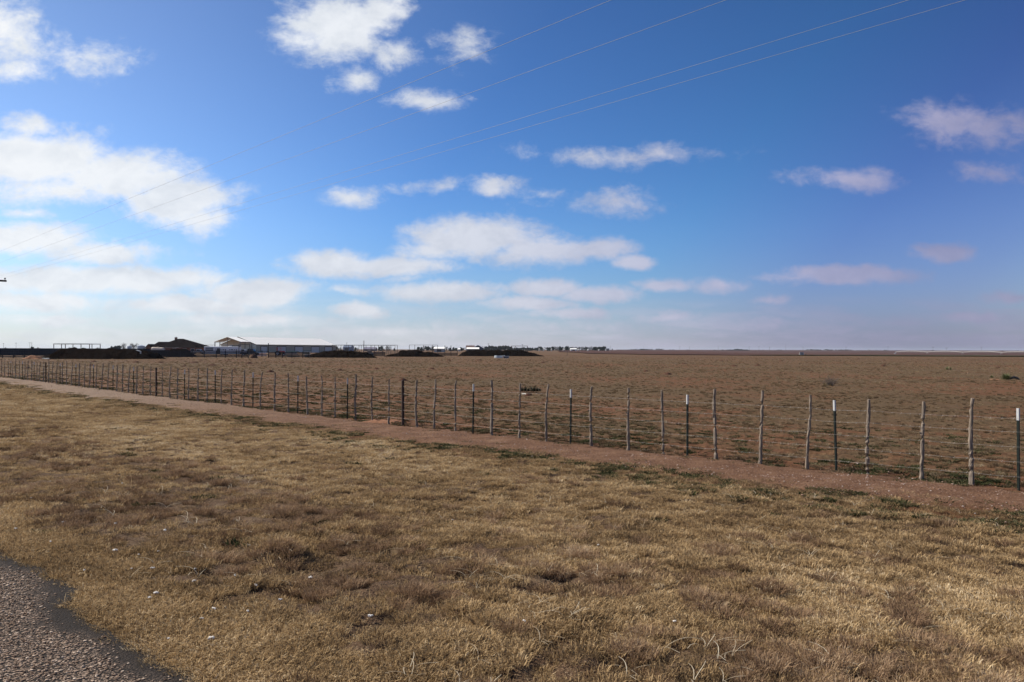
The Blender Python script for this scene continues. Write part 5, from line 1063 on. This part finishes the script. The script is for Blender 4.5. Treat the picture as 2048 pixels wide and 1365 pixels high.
# pale slatted box alone in the ploughed field edge
c_ = HX(1603, 338); e_ = empty('slatted_box', c_, 'small pale slatted box standing alone in front of the brown field', 'box'); H_ = AT(1603, 704.6, 338).z - c_.z; pb = mat('pale_box_panels', (.55, .50, .45), .7, .2, vary=.1, scale=3)
for x_, z_, w_, h_ in ((-.62, H_ / 2, .42, H_), (.0, H_ * .72, .42, H_ * .42), (0, H_ * .22, .42, H_ * .42), (.60, H_ / 2, .34, H_)):
    q = MB(); q.box((x_, -.4, z_), (w_, .05, h_)); q.box((x_, .4, z_), (w_, .05, h_)); part(q, 'panel', pb, e_)
q = MB(); q.box((0, 0, H_ / 2), (1.5, .7, H_ - .06)); part(q, 'core', mat('box_core', (.16, .14, .12), .8, .2), e_)
c_ = HX(1611, 338); q = MB(); q.box((0, 0, .12), (1.3, .8, .24), .2); q.box((.1, 0, .3), (.6, .5, .16)); o = q.build('dark_crate', trimm); o.location = c_; tag(o, 'low dark crate on the ground right of the pale slatted box', 'crate')

# ------------------------------------------------------------------ centre pivot irrigation arm
piv = empty('irrigation_arm', gz(548, 1180), 'long pale centre pivot irrigation arm on wheeled towers in the brown field', 'irrigation arm'); po_ = Vector(piv.location)
pm = mat('galvanised_pipe', (.55, .55, .53), .5, .5, metal=.2)
tw_ = [Vector((548 + 16 * k, 1180 - 58 * k, 0)) for k in range(7)]
for p in tw_: p.z = tz(p.x, p.y)
for k, p in enumerate(tw_):
    a = p - po_; q = MB(); q.tube([a + Vector((0, 0, 3.6)), a + Vector((-1.4, .4, .5))], .12, 5); q.tube([a + Vector((0, 0, 3.6)), a + Vector((1.4, -.4, .5))], .12, 5); q.tube([a + Vector((-1.6, .4, .55)), a + Vector((1.6, -.4, .55))], .14, 5)
    if k == 0: q.tube([a + Vector((-2.2, 0, .2)), a + Vector((0, 0, 3.8))], .16, 5); q.box(a + Vector((-1.6, 0, 1.0)), (1.6, .9, 1.3))
    tn = part(q, 'drive_tower', pm, piv)
    for sx in (-1.4, 1.4):
        q = MB(); c_ = a + Vector((sx, -.3 * sx, .6)); q.tube([c_ + Vector((0, -.15, 0)), c_ + Vector((0, .15, 0))], .6, 14); part(q, 'wheel', tyre, tn)
for k in range(6):
    a, b_ = tw_[k] - po_, tw_[k + 1] - po_; q = MB(); pts = []
    for j in range(11): t_ = j / 10; p = a.lerp(b_, t_); p.z += 3.7 + 1.5 * 4 * t_ * (1 - t_) * .8; pts.append(p)
    q.tube(pts, .17, 6)
    low = [p - Vector((0, 0, 1.1 * math.sin(math.pi * j / 10))) for j, p in enumerate(pts)]; q.tube(low, .05, 4)
    for j in range(1, 10): q.tube([pts[j], low[j]], .04, 3)
    part(q, 'span', pm, piv)

# ------------------------------------------------------------------ the air
q = MB(); q.box((0, 0, 16), (33000, 33000, 44)); hz = bpy.data.materials.new('thin_haze'); hz.use_nodes = True; hz.node_tree.nodes.clear(); N = NT(hz.node_tree)
pv = N.n('ShaderNodeVolumePrincipled'); pv.inputs['Color'].default_value = (.78, .86, .96, 1); pv.inputs['Density'].default_value = .00004; pv.inputs['Anisotropy'].default_value = .2
ou = N.n('ShaderNodeOutputMaterial'); N.l(pv.outputs[0], ou.inputs['Volume'])
o = q.build('haze', hz); tag(o, 'thin pale haze in the air over the plain', 'haze', kind='stuff')
